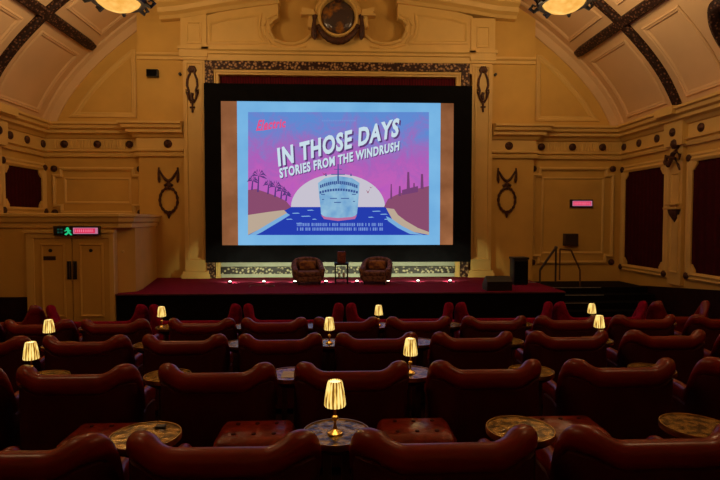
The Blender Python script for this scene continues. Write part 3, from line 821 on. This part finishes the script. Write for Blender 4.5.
# exit signs
def sign(px0, px1, py0, py1, Y, label, man):
    x0, z1 = at(px0, py0, Y); x1, z0 = at(px1, py1, Y)
    xm_, zm = (x0 + x1) / 2, (z0 + z1) / 2
    e = empty('exit_sign', (xm_, Y, zm), label, 'sign')
    hw, hh = (x1 - x0) / 2, (z1 - z0) / 2
    MB().box(-hw, hw, -.06, 0, -hh, hh, .008).build('housing', M['blackp'], e)
    def R(u0, u1, v0, v1, m, nm, h=.065, par=e):
        return MB().box(-hw + 2 * hw * u0, -hw + 2 * hw * u1, -h, -.058, -hh + 2 * hh * v0, -hh + 2 * hh * v1).build(nm, m, par, smooth=False)
    u0 = .43 if man else .10
    red = emis('sign_red', lin((214, 30, 74)), 1.0)
    pnl = R(u0, .96, .18, .82, emis('sign_pink', lin((196, 120, 150)), .9), 'lit_panel')
    R(u0 + .03, .90, .26, .74, red, 'red_display', .068, pnl)
    random.seed(px0)
    b = MB(); x = u0 + .05
    while x < .88:
        l = .012 + .012 * random.random()
        b.box(-hw + 2 * hw * x, -hw + 2 * hw * (x + l), -.071, -.066, -hh * .3, hh * .3); x += l + .022
    b.build('lettering', emis('sign_letter', lin((240, 120, 150)), 1.0), pnl, smooth=False)
    if man:
        g = emis('sign_green', lin((34, 190, 120)), 1.0)
        b = MB()
        c_ = -hw + 2 * hw * .31
        b.lathe([(.035, -.062), (.035, -.07), (.001, -.07)], (c_ + .0, 0, hh * .42), 10, 'y')
        for q in ([(-.02, .03), (.035, .03), (.05, -.03), (0, -.04)], [(.0, -.03), (.05, -.03), (.10, -.09), (.07, -.10), (.03, -.06)], [(.0, -.03), (.03, -.05), (-.03, -.10), (-.07, -.08), (-.06, -.07)], [(-.02, .03), (-.07, .0), (-.06, -.015), (0, .01)], [(.03, .03), (.08, -.0), (.07, -.015), (.03, .0)]):
            b.prism(q, lambda u, v, h: (c_ + u, h, v), -.07, -.062)
        b.build('running_figure', g, e, smooth=False)
        dim = emis('sign_dim_green', lin((28, 70, 58)), .6)
        b = MB()
        for u in (.09, .16):
            for v in (.25, .55): b.box(-hw + 2 * hw * u, -hw + 2 * hw * (u + .045), -.068, -.06, -hh + 2 * hh * v, -hh + 2 * hh * (v + .18))
        b.build('dim_symbol', dim, e, smooth=False)
    return e
sign(54.5, 101, 226, 235.5, YV - .12, 'long black exit sign with green figure above the double door', True)
sign(569.5, 592, 199.5, 207.5, YB, 'small red lit sign on the right panel of the back wall', False)

# wall speakers
def wallspk(px0, px1, py0, py1, Y, label, m):
    x0, z1 = at(px0, py0, Y); x1, z0 = at(px1, py1, Y)
    e = empty('wall_speaker', ((x0 + x1) / 2, Y, (z0 + z1) / 2), label, 'speaker')
    hw, hh = (x1 - x0) / 2, (z1 - z0) / 2
    MB().box(-hw, hw, -.16, -.02, -hh, hh, .01).build('cabinet', m, e)
    MB().box(-hw * .85, hw * .85, -.17, -.155, -hh * .85, hh * .85).build('grille', M['grille'] if m != M['blackp'] else M['black'], e, smooth=False)
    MB().box(-.05, .05, -.03, 0, -.05, .05).build('bracket', M['blackp'], e, smooth=False)
wallspk(148, 159.5, 70.5, 78, YB - JOG, 'small black speaker high on the wall left of the proscenium', M['blackp'])
wallspk(562.5, 576, 233.5, 245.5, YB, 'small brown slatted speaker on the back wall above the handrails', mat('brown_case', (.06, .025, .018), .5, noise=.3))
for px, py in ((180.5, 74.5), (495, 75)):
    x, z = at(px, py, YB - JOG)
    e = empty('spotlight', (x, YB - JOG, z), 'tiny dark fitting beside the %s pilaster capital' % ('left' if px < 300 else 'right'), 'light fitting')
    MB().lathe([(.04, 0), (.045, -.08), (.03, -.1), (.001, -.1)], (0, 0, 0), 12, 'y').build('barrel', M['blackp'], e)

# ------------------------------------------------------------------ wall ornaments
def wreath(px, Y, label):
    cx_, cz_ = at(px, 192, Y)
    e = empty('wall_wreath', (cx_, Y, cz_), label, 'ornament', 'wreath ornaments beside the proscenium')
    q = lambda dx, dy, h=-.04: (dx * Y / F, h, -dy * Y / F)
    b = MB()
    b.tube([q(8.6 * math.cos(t), 8 + 12 * math.sin(t)) for t in [2 * PI * k / 30 for k in range(31)]], .05, 8, rs=[.030 + .016 * (k % 2) for k in range(31)])
    b.build('oval_wreath', M['bronze_fine'], e)
    b = MB()
    b.tube([q(-8.5 + 17 * k / 14, -21 + 10 * math.sin(PI * k / 14)) for k in range(15)], .05, 8, rs=[.025 + .02 * math.sin(PI * k / 14) for k in range(15)])
    for s in (-1, 1): b.tube([q(s * 9, -24), q(s * 9.3, -18), q(s * 9, -12), q(s * 8.6, -9)], .05, 8, rs=[.025, .035, .045, .02])
    b.tube([q(-4, -6), q(0, -9), q(4, -6)], .04, 8); b.tube([q(0, -11), q(0, -4)], .045, 8)
    b.build('swag', M['bronze_fine'], e)
    b = MB(); b.tube([q(0, 19), q(0, 22), q(0, 26)], .05, 8, rs=[.09, .05, .02]); b.tube([q(-4, 19), q(0, 21.5), q(4, 19)], .04, 8)
    b.build('drop', M['bronze_fine'], e)
wreath(169, YB - JOG, 'dark oval wreath and swag ornament left of the proscenium')
wreath(506.5, YB - JOG, 'dark oval wreath and swag ornament right of the proscenium')
def lyre(px, py, Y, label):
    cx_, cz_ = at(px, py, Y)
    e = empty('pilaster_ornament', (cx_, Y, cz_), label, 'ornament', 'lyre ornaments on the proscenium pilasters')
    q = lambda dx, dy, h=-.035: (dx * Y / F, h, -dy * Y / F)
    b = MB()
    for s in (-1, 1):
        b.tube([q(s * x, y) for x, y in ((1.5, -21), (3.0, -17), (2.2, -14), (4.6, -8), (5.0, -2), (3.2, 3), (4.4, 6), (3.2, 11), (1.2, 15))], .03, 6, rs=[.03, .05, .03, .035, .035, .03, .045, .03, .02])
        b.tube([q(s * x, y) for x, y in ((3.8, 3), (6.0, 2), (5.8, 5), (4.0, 6))], .025, 6)
        b.tube([q(s * x, y) for x, y in ((0, 14), (2.6, 12), (3.6, 9))], .025, 6)
    b.build('lyre_frame', M['bronze_fine'], e)
    MB().lathe([(.10, 0), (.10, -.04), (.06, -.08), (.002, -.09)], q(0, -18, 0), 12, 'y', sx=.8).build('mask', M['bronze_fine'], e)
    b = MB(); b.tube([q(0, 13), q(0, 24)], .028, 6); b.tube([q(-2.4, 19), q(2.4, 19)], .028, 6); b.tube([q(0, 5), q(-1, 8), q(0, 12)], .05, 6)
    b.build('drop', M['bronze_fine'], e)
lyre(192.5, 88, YP, 'dark lyre shaped ornament on the left proscenium pilaster')
lyre(483, 88, YP, 'dark lyre shaped ornament on the right proscenium pilaster')

# ------------------------------------------------------------------ side wall fabric panels
def fabric_panel(side, ya, yb, z0, z1, label):
    XW = XL if side < 0 else XR
    e = empty('fabric_wall_panel', (XW, (ya + yb) / 2, z0), label, 'wall panel')
    L_ = (yb - ya) / 2; H = z1 - z0
    mp = lambda u, v, h: (-side * h, u, v)
    b = MB(); n = 30
    b.loops([[(-side * .012 - side * (.008 * math.sin(k * 2.2)), -L_ + 2 * L_ * k / n, z) for z in (0, H)] for k in range(n + 1)], closed=False)
    b.build('fabric', M['curtain'], e)
    b = MB()
    c_ = .16
    P_ = [(-L_ - .02 - c_ * 0, -.02), (L_ + .02, -.02), (L_ + .02, H + .02), (-L_ - .02, H + .02)]
    b.ring(P_, [(.02, 0), (.02, .05), (-.04, .09), (-.10, .06), (-.14, .08), (-.2, .03), (-.2, 0)], mp)
    for u in (-L_, L_):
        for v in (0, H):
            su, sv = (1 if u < 0 else -1), (1 if v == 0 else -1)
            b.prism([(u - su * .02, v - sv * .02), (u + su * .16, v - sv * .02), (u + su * .16, v + sv * .06), (u + su * .06, v + sv * .2), (u - su * .02, v + sv * .2)], mp, 0, .05)
    b.build('frame', M['cream'], e, angle=30)
    for u in (-L_ - .1, L_ + .1):
        for v in (-.1, H + .1):
            b = MB(); b.lathe([(.09, -side * .06), (.09, -side * .09), (.05, -side * .12), (.001, -side * .13)], (0, u, v), 12, 'x'); b.build('roundel', M['bronze_fine'], e)
ya, yb = YW(665, XR, 220), YW(625.5, XR, 220)
fabric_panel(1, ya, yb, .68, 3.42, 'tall dark maroon fabric panel on the right wall nearest the screen')
y2 = YW(693, XR, 220)
fabric_panel(1, y2 - 2.6, y2, .72, 3.42, 'tall dark maroon fabric panel on the right wall at the photo edge')
fabric_panel(-1, YW(3.5, XL, 190), YW(41, XL, 190), 2.35, 3.42, 'dark maroon fabric panel on the left wall above the lobby')
# pilasters on side walls
ym = (ya + y2) / 2
for side, yc in ((1, ym), (-1, YW(-8, XL, 190)), (1, y2 - 3.3)):
    XW = XL if side < 0 else XR
    b = MB(); xs_ = sorted((XW, XW - side * .10)); z0 = .35 if side > 0 else 2.1
    b.box(xs_[0], xs_[1], yc - .26, yc + .26, z0, 3.9)
    b.ring([(yc - .17, z0 + .3), (yc + .17, z0 + .3), (yc + .17, 3.2), (yc - .17, 3.2)], [(0, 0), (0, .03), (.03, .03), (.05, 0)], lambda u, v, h: (XW - side * (.10 + h), u, v))
    trim(b, M['cream'], smooth=False)
    b = MB(); b.box(*sorted((XW, XW - side * .475)), yc - .36, yc + .36, 4.62, 4.82); b.box(*sorted((XW, XW - side * .2)), yc - .36, yc + .36, 3.88, 4.5)
    trim(b, M['cream'], smooth=False)
    b = MB(); roundel(b, (XW - side * .2, yc, 4.22), 'x', -side); tn[0] += 1; struct(b.build('trim_%d' % tn[0], M['bronze_fine']))
# scroll ornament and shell bracket on the right pilaster
e = empty('scroll_ornament', (XR - .10, ym, 3.50), 'dark twisted scroll ornament on the right wall pilaster', 'ornament')
b = MB()
b.tube([(-.05, .34 - .0, .18), (-.12, .22, .0), (-.14, .10, -.10), (-.14, 0, .0), (-.14, -.08, .16), (-.14, -.20, .22), (-.12, -.32, .12), (-.1, -.28, .0)], .05, 8, rs=[.03, .045, .06, .05, .06, .05, .04, .02])
b.tube([(-.1, .28, .02), (-.14, .12, .12), (-.16, -.02, .08), (-.15, -.18, .04), (-.12, -.26, -.12), (-.1, -.3, -.26)], .04, 8, rs=[.02, .04, .045, .04, .035, .02])
b.build('scroll', M['bronze_fine'], e)
b = MB(); b.lathe([(.07, 0), (.12, .10), (.10, .2), (.02, .26)], (-.06, -.05, .3), 10); b.build('bust', M['bronze_fine'], e)
e = empty('shell_bracket', (XR - .10, ym, 2.02), 'dark shell shaped bracket low on the right wall pilaster', 'bracket')
MB().lathe([(.005, -.08), (.08, 0), (.18, .12), (.22, .22), (.22, .25)], (0, 0, 0), 14, sx=.6).build('shell', M['bronze_fine'], e)
MB().box(-.16, 0, -.26, .26, .25, .31, .015).build('ledge', M['cream'], e)
MB().box(-.13, 0, -.22, .22, .36, .40, .01).build('ledge', M['cream'], e)

# ------------------------------------------------------------------ ceiling bowl lights
bowl0 = None
spots = [(-4.62, 11.0), (4.72, 11.0), (-4.62, 4.0), (4.72, 4.0)]  # second pair hangs out of view, added to light the room
nm = ['hanging glowing glass bowl light at the upper left of the photo', 'hanging glowing glass bowl light at the upper right of the photo',
      'unseen bowl light added for room light over the left middle seats', 'unseen bowl light added for room light over the right middle seats', 'glowing bowl light over the left rear seats', 'glowing bowl light over the right rear seats']
for i, (x, y) in enumerate(spots):
    px = 118 if x < 0 else 564
    z = AZ(1.5 if x < 0 else 3.5, 11.0, px)
    x = AX(px, 11.0, 3)
    if bowl0 is None:
        e = empty('bowl_light', (x, y, z), nm[i], 'ceiling light', 'bowl lights under the ceiling')
        b = MB(); b.lathe([(.001, -.20), (.15, -.18), (.30, -.12), (.40, -.04), (.44, .03), (.42, .03), (.36, -.04), (.2, -.12), (.001, -.15)], (0, 0, 0), 32)
        b.build('glass_bowl', M['bulb'], e)
        b = MB()
        b.lathe([(.44, -.02), (.52, -.03), (.56, .03), (.54, .10), (.46, .08), (.44, .03), (.44, -.02)], (0, 0, 0), 32)
        for k in range(8):
            a = 2 * PI * k / 8 + .2
            c_, s_ = math.cos(a), math.sin(a)
            b.tube([(c_ * .52, s_ * .52, .0), (c_ * .62, s_ * .62, -.05), (c_ * .70, s_ * .70, .03), (c_ * .64, s_ * .64, .10), (c_ * .58, s_ * .58, .06)], .03, 6, rs=[.05, .04, .045, .03, .02])
        b.build('ornate_rim', M['blackp'], e)
        zc = 8.38 - AZ(3.5, 11.0, 564)
        for k in range(3):
            a = 2 * PI * k / 3
            b = MB(); b.tube([(math.cos(a) * .5, math.sin(a) * .5, .08), (0, 0, 1.0)], .012, 6); b.build('chain', M['brass'], e)
        MB().tube([(0, 0, 1.0), (0, 0, zc)], .016, 6).build('rod', M['brass'], e)
        light('bowl_glow_down', 'POINT', (0, 0, -.34), CEIL_DOWN, WARM, .30, e)
        light('bowl_glow_up', 'POINT', (0, 0, .35), CEIL_UP, WARM, .25, e)
        bowl0 = e
    else:
        e = copy_tree(bowl0); e.location = (x, y, z); e['label'] = nm[i]

# ------------------------------------------------------------------ seating
def chair_shell(W, D, hb, hw, hf, t=.15, wingw=.185, drop=(.08, .34)):
    """back and arms in one padded U, front towards +y"""
    R = .15
    pth = []
    hwid = W / 2 - t / 2
    toe = .05
    side_ = [D - (D - R) * k / 14 for k in range(15)]
    tx = lambda y: toe * max(0, min(1, (y - .2) / .3))
    for y in side_: pth.append((-hwid + tx(y), y))
    pth += [(-hwid + R - R * math.cos(a), R - R * math.sin(a)) for a in [PI / 2 * k / 6 for k in range(1, 7)]]
    xs = [-hwid + R + (2 * hwid - 2 * R) * k / 20 for k in range(1, 20)]
    pth += [(x, 0) for x in xs]
    pth += [(hwid - R + R * math.sin(a), R - R * math.cos(a)) for a in [PI / 2 * k / 6 for k in range(0, 7)]]
    for y in side_[::-1][1:]: pth.append((hwid - tx(y), y))
    def top(x, y):
        ax = abs(x)
        if y < .02:
            u = (ax - (hwid - wingw)) / (wingw - .04)
            u = max(0, min(1, u)); u = u ** 1.25 * (1 + .25 - .25 * u)
            return hb + (hw - hb) * u
        u = max(0, min(1, (y - drop[0]) / (drop[1] - drop[0])))
        return hw - (hw - hf) * (u * u * (3 - 2 * u))
    lv = []
    n = len(pth)
    for i, (x, y) in enumerate(pth):
        a = Vector(pth[max(i - 1, 0)]); c_ = Vector(pth[min(i + 1, n - 1)]); d = (c_ - a).normalized()
        nn = Vector((-d.y, d.x)) * -1     # outward
        h = top(x, y)
        e = 1.0
        k = min(i, n - 1 - i)
        th = 1.0 - .30 * max(0, min(1, (y - .2) / .3))
        if k == 0: e = .45; h -= .06
        elif k == 1: e = .85; h -= .015
        lv.append([(x + nn.x * o * e * th, y + nn.y * o * e * th, z) for o, z in
                   ((.060, .10), (.060, h - .190), (.064, h - .172), (.074, h - .155), (.084, h - .10), (.080, h - .048), (.060, h - .012), (.020, h + .002), (-.035, h - .012), (-.070, h - .055), (-.08, h - .12), (-.068, h - .20), (-.06, .30), (-.06, .10))])
    return lv
CH = dict(W=1.0, D=.80, hb=.900, hw=.968, hf=.60)
def chair_proto():
    e = empty('armchair', (0, 0, 0), '', 'armchair')
    lv = chair_shell(CH['W'], CH['D'], CH['hb'], CH['hw'], CH['hf'])
    roll = [l[3:12] for l in lv]
    b = MB(); b.loops(roll, True, True)
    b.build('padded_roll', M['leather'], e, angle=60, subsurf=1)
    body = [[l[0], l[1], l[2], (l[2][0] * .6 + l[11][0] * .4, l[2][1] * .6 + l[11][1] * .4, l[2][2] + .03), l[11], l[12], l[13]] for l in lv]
    b = MB(); b.loops(body, True, True); b.build('body', M['leather_shaded'], e, angle=40)
    MB().box(-.33, .33, .09, .80, .27, .45, .06).build('seat_cushion', M['leather'], e)
    MB().box(-.325, .325, .07, .76, .10, .27).build('base', M['leather_shaded'], e, smooth=False)
    for sx in (-.38, .38):
        for sy in (.02, .72): MB().lathe([(.02, 0), (.032, .10)], (sx, sy, 0), 8).build('leg', M['darkwood'], e)
    return e
rows = {
    'nearest': (2.66, [10, 222, 446, 655], 205),
    'second': (4.27, [-56, 80, 218, 352, 484.5, 617, 750], 127),
    'third': (5.99, [-10, 88.5, 186, 281, 376.5, 471.5, 566, 662, 757], 91),
    'fourth': (7.63, [-32, 42, 117, 203, 275, 346, 418, 493, 565, 641, 717], 71),
}
ordw = ['first', 'second', 'third', 'fourth', 'fifth', 'sixth', 'seventh', 'eighth', 'ninth', 'tenth', 'eleventh', 'twelfth']
cp = chair_proto(); used = False
fs0 = None
rowx = {}
for rname, (Y, cs, wp) in rows.items():
    rowx[rname] = []
    yb_ = Y - .02
    for i, px in enumerate(cs):
        x = AX(px, Y, 400)
        rowx[rname].append(x)
        x *= 1 + (.17 if rname == 'nearest' else .20) / Y
        e = cp if not used else copy_tree(cp); used = True
        e.location = (x, Y + .08, zf(Y + .45)); e.scale = (1.055, 1.0, .95) if rname == 'nearest' else (1, 1, 1)
        e.rotation_euler = (0, 0, math.radians(random.uniform(-1.2, 1.2)))
        lean = {'nearest': 'nearest row', 'second': 'second row back from the camera', 'third': 'third row from the camera', 'fourth': 'fourth row from the camera'}[rname]
        e['label'] = 'oxblood leather armchair in the %s, %s from the left' % (lean, ordw[i])
        e['group'] = 'leather armchairs in rows'
        if rname == 'nearest':
            if fs0 is None:
                f = empty('footstool', (x, Y + 1.30, zf(Y + 1.3)), '', 'footstool', 'footstools of the nearest row')
                b = MB(); b.box(-.29, .29, -.22, .22, .14, .515, .07).build('tufted_pad', M['tuft'], f)
                for sx in (-.15, 0, .15):
                    for sy in (-.1, .1): MB().lathe([(.018, .513), (.016, .523), (.002, .526)], (sx, sy, 0), 8).build('button', M['leather_shaded'], f)
                for sx in (-.22, .22):
                    for sy in (-.15, .15): MB().lathe([(.018, 0), (.028, .16)], (sx, sy, 0), 8).build('leg', M['darkwood'], f)
                fs0 = f
            else:
                f = copy_tree(fs0); f.location = (x, Y + 1.30, zf(Y + 1.3))
            f['label'] = 'tufted red leather footstool in front of the %s nearest-row armchair from the left' % ordw[i]

# round tables in the gaps
def table_proto():
    e = empty('round_table', (0, 0, 0), '', 'table')
    H = .765
    MB().lathe([(.001, H - .012), (.19, H - .012), (.197, H - .006), (.197, H), (.001, H)], (0, 0, 0), 40).build('tabletop', M['top'], e)
    MB().lathe([(.197, H - .03), (.206, H - .03), (.208, H - .01), (.206, H + .006), (.200, H + .006), (.197, H - .03)], (0, 0, 0), 40).build('brass_rim', M['brass'], e)
    MB().lathe([(.19, H - .03), (.185, H - .05), (.10, H - .10), (.10, H - .012)], (0, 0, 0), 32).build('apron', M['darkwood'], e)
    for sx in (-.055, .055): MB().box(sx - .025, sx + .025, -.05, .05, .03, H - .1).build('upright', M['walnut'], e, smooth=False)
    MB().lathe([(.105, 0), (.105, .02), (.08, .04), (.001, .04)], (0, 0, 0), 28).build('foot', M['darkwood'], e)
    return e
tp = table_proto(); tu = False
lampw = {('nearest', 1): 335, ('second', 3): 410, ('second', 0): 33, ('third', 3): 329.5, ('third', 0): 51, ('third', 6): 597.5, ('fourth', 2): 163, ('fourth', 5): 378.5, ('fourth', 8): 590}
def lamp_proto():
    e = empty('table_lamp', (0, 0, 0), '', 'lamp')
    MB().lathe([(.055, 0), (.055, .008), (.035, .016), (.016, .028), (.012, .045)], (0, 0, 0), 24).build('base', M['brass'], e)
    MB().lathe([(.010, .04), (.010, .075), (.022, .085), (.026, .095), (.022, .105), (.010, .112), (.009, .15), (.03, .162), (.03, .167), (.008, .172)], (0, 0, 0), 20).build('stem', M['brass'], e)
    # pleated shade, open tapered wall
    b = MB(); lv = []
    n = 64
    for r, h in ((.072, .168), (.0745, .176), (.071, .21), (.063, .26), (.052, .312), (.047, .320), (.044, .320), (.058, .26), (.069, .170)):
        lv.append([((r * (1 + .045 * math.cos(16 * 2 * PI * k / n))) * math.cos(2 * PI * k / n), (r * (1 + .045 * math.cos(16 * 2 * PI * k / n))) * math.sin(2 * PI * k / n), h) for k in range(n)])
    lv.append(lv[0]); b.loops(lv)
    b.build('lamp_shade', M['shade'], e)
    MB().lathe([(.001, .309), (.043, .309), (.043, .313), (.001, .313)], (0, 0, 0), 24).build('shade_top', M['shade_top'], e)
    light('lamp_glow', 'POINT', (0, 0, .21), LAMP_W, (1.0, .72, .32), .05, e)
    return e
lp = lamp_proto(); lu = False
for rname, (Y, cs, wp) in rows.items():
    xs_ = rowx[rname]
    g = [(xs_[i] + xs_[i + 1]) / 2 for i in range(len(xs_) - 1)]
    g.append(xs_[-1] + (xs_[-1] - xs_[-2]) / 2)
    for i, x in enumerate(g):
        Yt = Y + .46
        if rname == 'nearest' and i == 1: x += .005
        if rname == 'nearest' and i == 0: x -= .03
        t = tp if not tu else copy_tree(tp); tu = True
        t.location = (x, Yt, zf(Yt)); t.rotation_euler = (0, 0, random.uniform(0, 1.0) if rname != 'nearest' else 0)
        t['group'] = 'round side tables between armchairs'
        has = (rname, i) in lampw
        wh = {'nearest': 'nearest row', 'second': 'second row', 'third': 'third row', 'fourth': 'fourth row'}[rname]
        t['label'] = 'round brass side table%s, %s, %s from the left' % (' under a lit lamp' if has else '', wh, ordw[i])
        if has:
            l = lp if not lu else copy_tree(lp); lu = True
            l.location = (x, Yt - .02, zf(Yt) + .766); l.scale = (.84, .84, 1.0)
            if abs(AX(lampw[(rname, i)], Yt, 380) - x) < .17: l.location.x = AX(lampw[(rname, i)], Yt, 380)
            l['group'] = 'lit table lamps'
            l['label'] = {('nearest', 1): 'largest lit table lamp, nearest the camera at the bottom centre', ('second', 3): 'lit pleated table lamp in the second row right of centre',
                          ('second', 0): 'lit pleated table lamp in the second row at the far left', ('third', 3): 'lit pleated table lamp in the third row just left of centre',
                          ('third', 0): 'lit pleated table lamp in the third row at the far left', ('third', 6): 'lit pleated table lamp in the third row at the right',
                          ('fourth', 2): 'small lit table lamp in the fourth row left, before the stage end', ('fourth', 5): 'small lit table lamp in the fourth row, below the right stage armchair',
                          ('fourth', 8): 'small lit table lamp in the fourth row right, below the handrails'}[(rname, i)]
        if rname == 'nearest' and i == 0:
            d = tag(MB().box(-.03, .03, -.022, .022, 0, .012, .004).build('table_tag', M['blackp']), 'small black tag on the left nearest-row table', 'tag')
            d.location = (x + .05, Yt + .12, zf(Yt) + .765)

# pale card standing in for the screen's reflection on a centre table
for rname, i, lab in (('second', 2, 'pale card imitating the screen reflection on the second-row table left of the big lamp'),):
    Y = rows[rname][0]; xs_ = rowx[rname]; x = (xs_[i] + xs_[i + 1]) / 2
    o = tag(MB().box(-.075, .075, -.10, .10, 0, .003).build('reflection_card', M['white'], smooth=False), lab, 'card'); o.location = (x, Y + .44, zf(Y + .46) + .765)

# front row: velvet double seats and leather end seats
YE = 9.25
def bed(x, W, m, label, cat='sofa', name='double_seat'):
    e = empty(name, (x, YE, zf(YE)), label, cat, 'front row double seats' if name == 'double_seat' else None)
    lv = chair_shell(W, 1.2, .73, 1.02, .45, wingw=.17, t=.19, drop=(.05, .6))
    b = MB(); b.loops(lv, True, True); b.build('padded_shell', m, e, angle=60, subsurf=1)
    MB().box(-W / 2 + .15, W / 2 - .15, .09, 1.55, .14, .42, .07).build('mattress', m, e)
    for sx in (-W / 2 + .2, W / 2 - .2):
        for sy in (.15, 1.4): MB().lathe([(.025, 0), (.035, .14)], (sx, sy, 0), 8).build('leg', M['darkwood'], e)
    return e
gp = [(42, 315), (146, 315), (241, 315), (345, 315), (456, 315), (556, 315), (651, 315)]
gx = [AX(a, YE, b_) for a, b_ in gp]
for i in range(6):
    x0, x1 = gx[i], gx[i + 1]
    bed((x0 + x1) / 2, x1 - x0 - .0, M['velvet'], 'crimson velvet double seat in the front row before the stage, %s from the left' % ordw[i])
bed(gx[0] - .62, 1.14, M['leather'], 'oxblood leather seat at the left end of the front row', name='end_seat', cat='armchair')
bed(gx[-1] + .62, 1.14, M['leather'], 'oxblood leather seat at the right end of the front row', name='end_seat', cat='armchair')
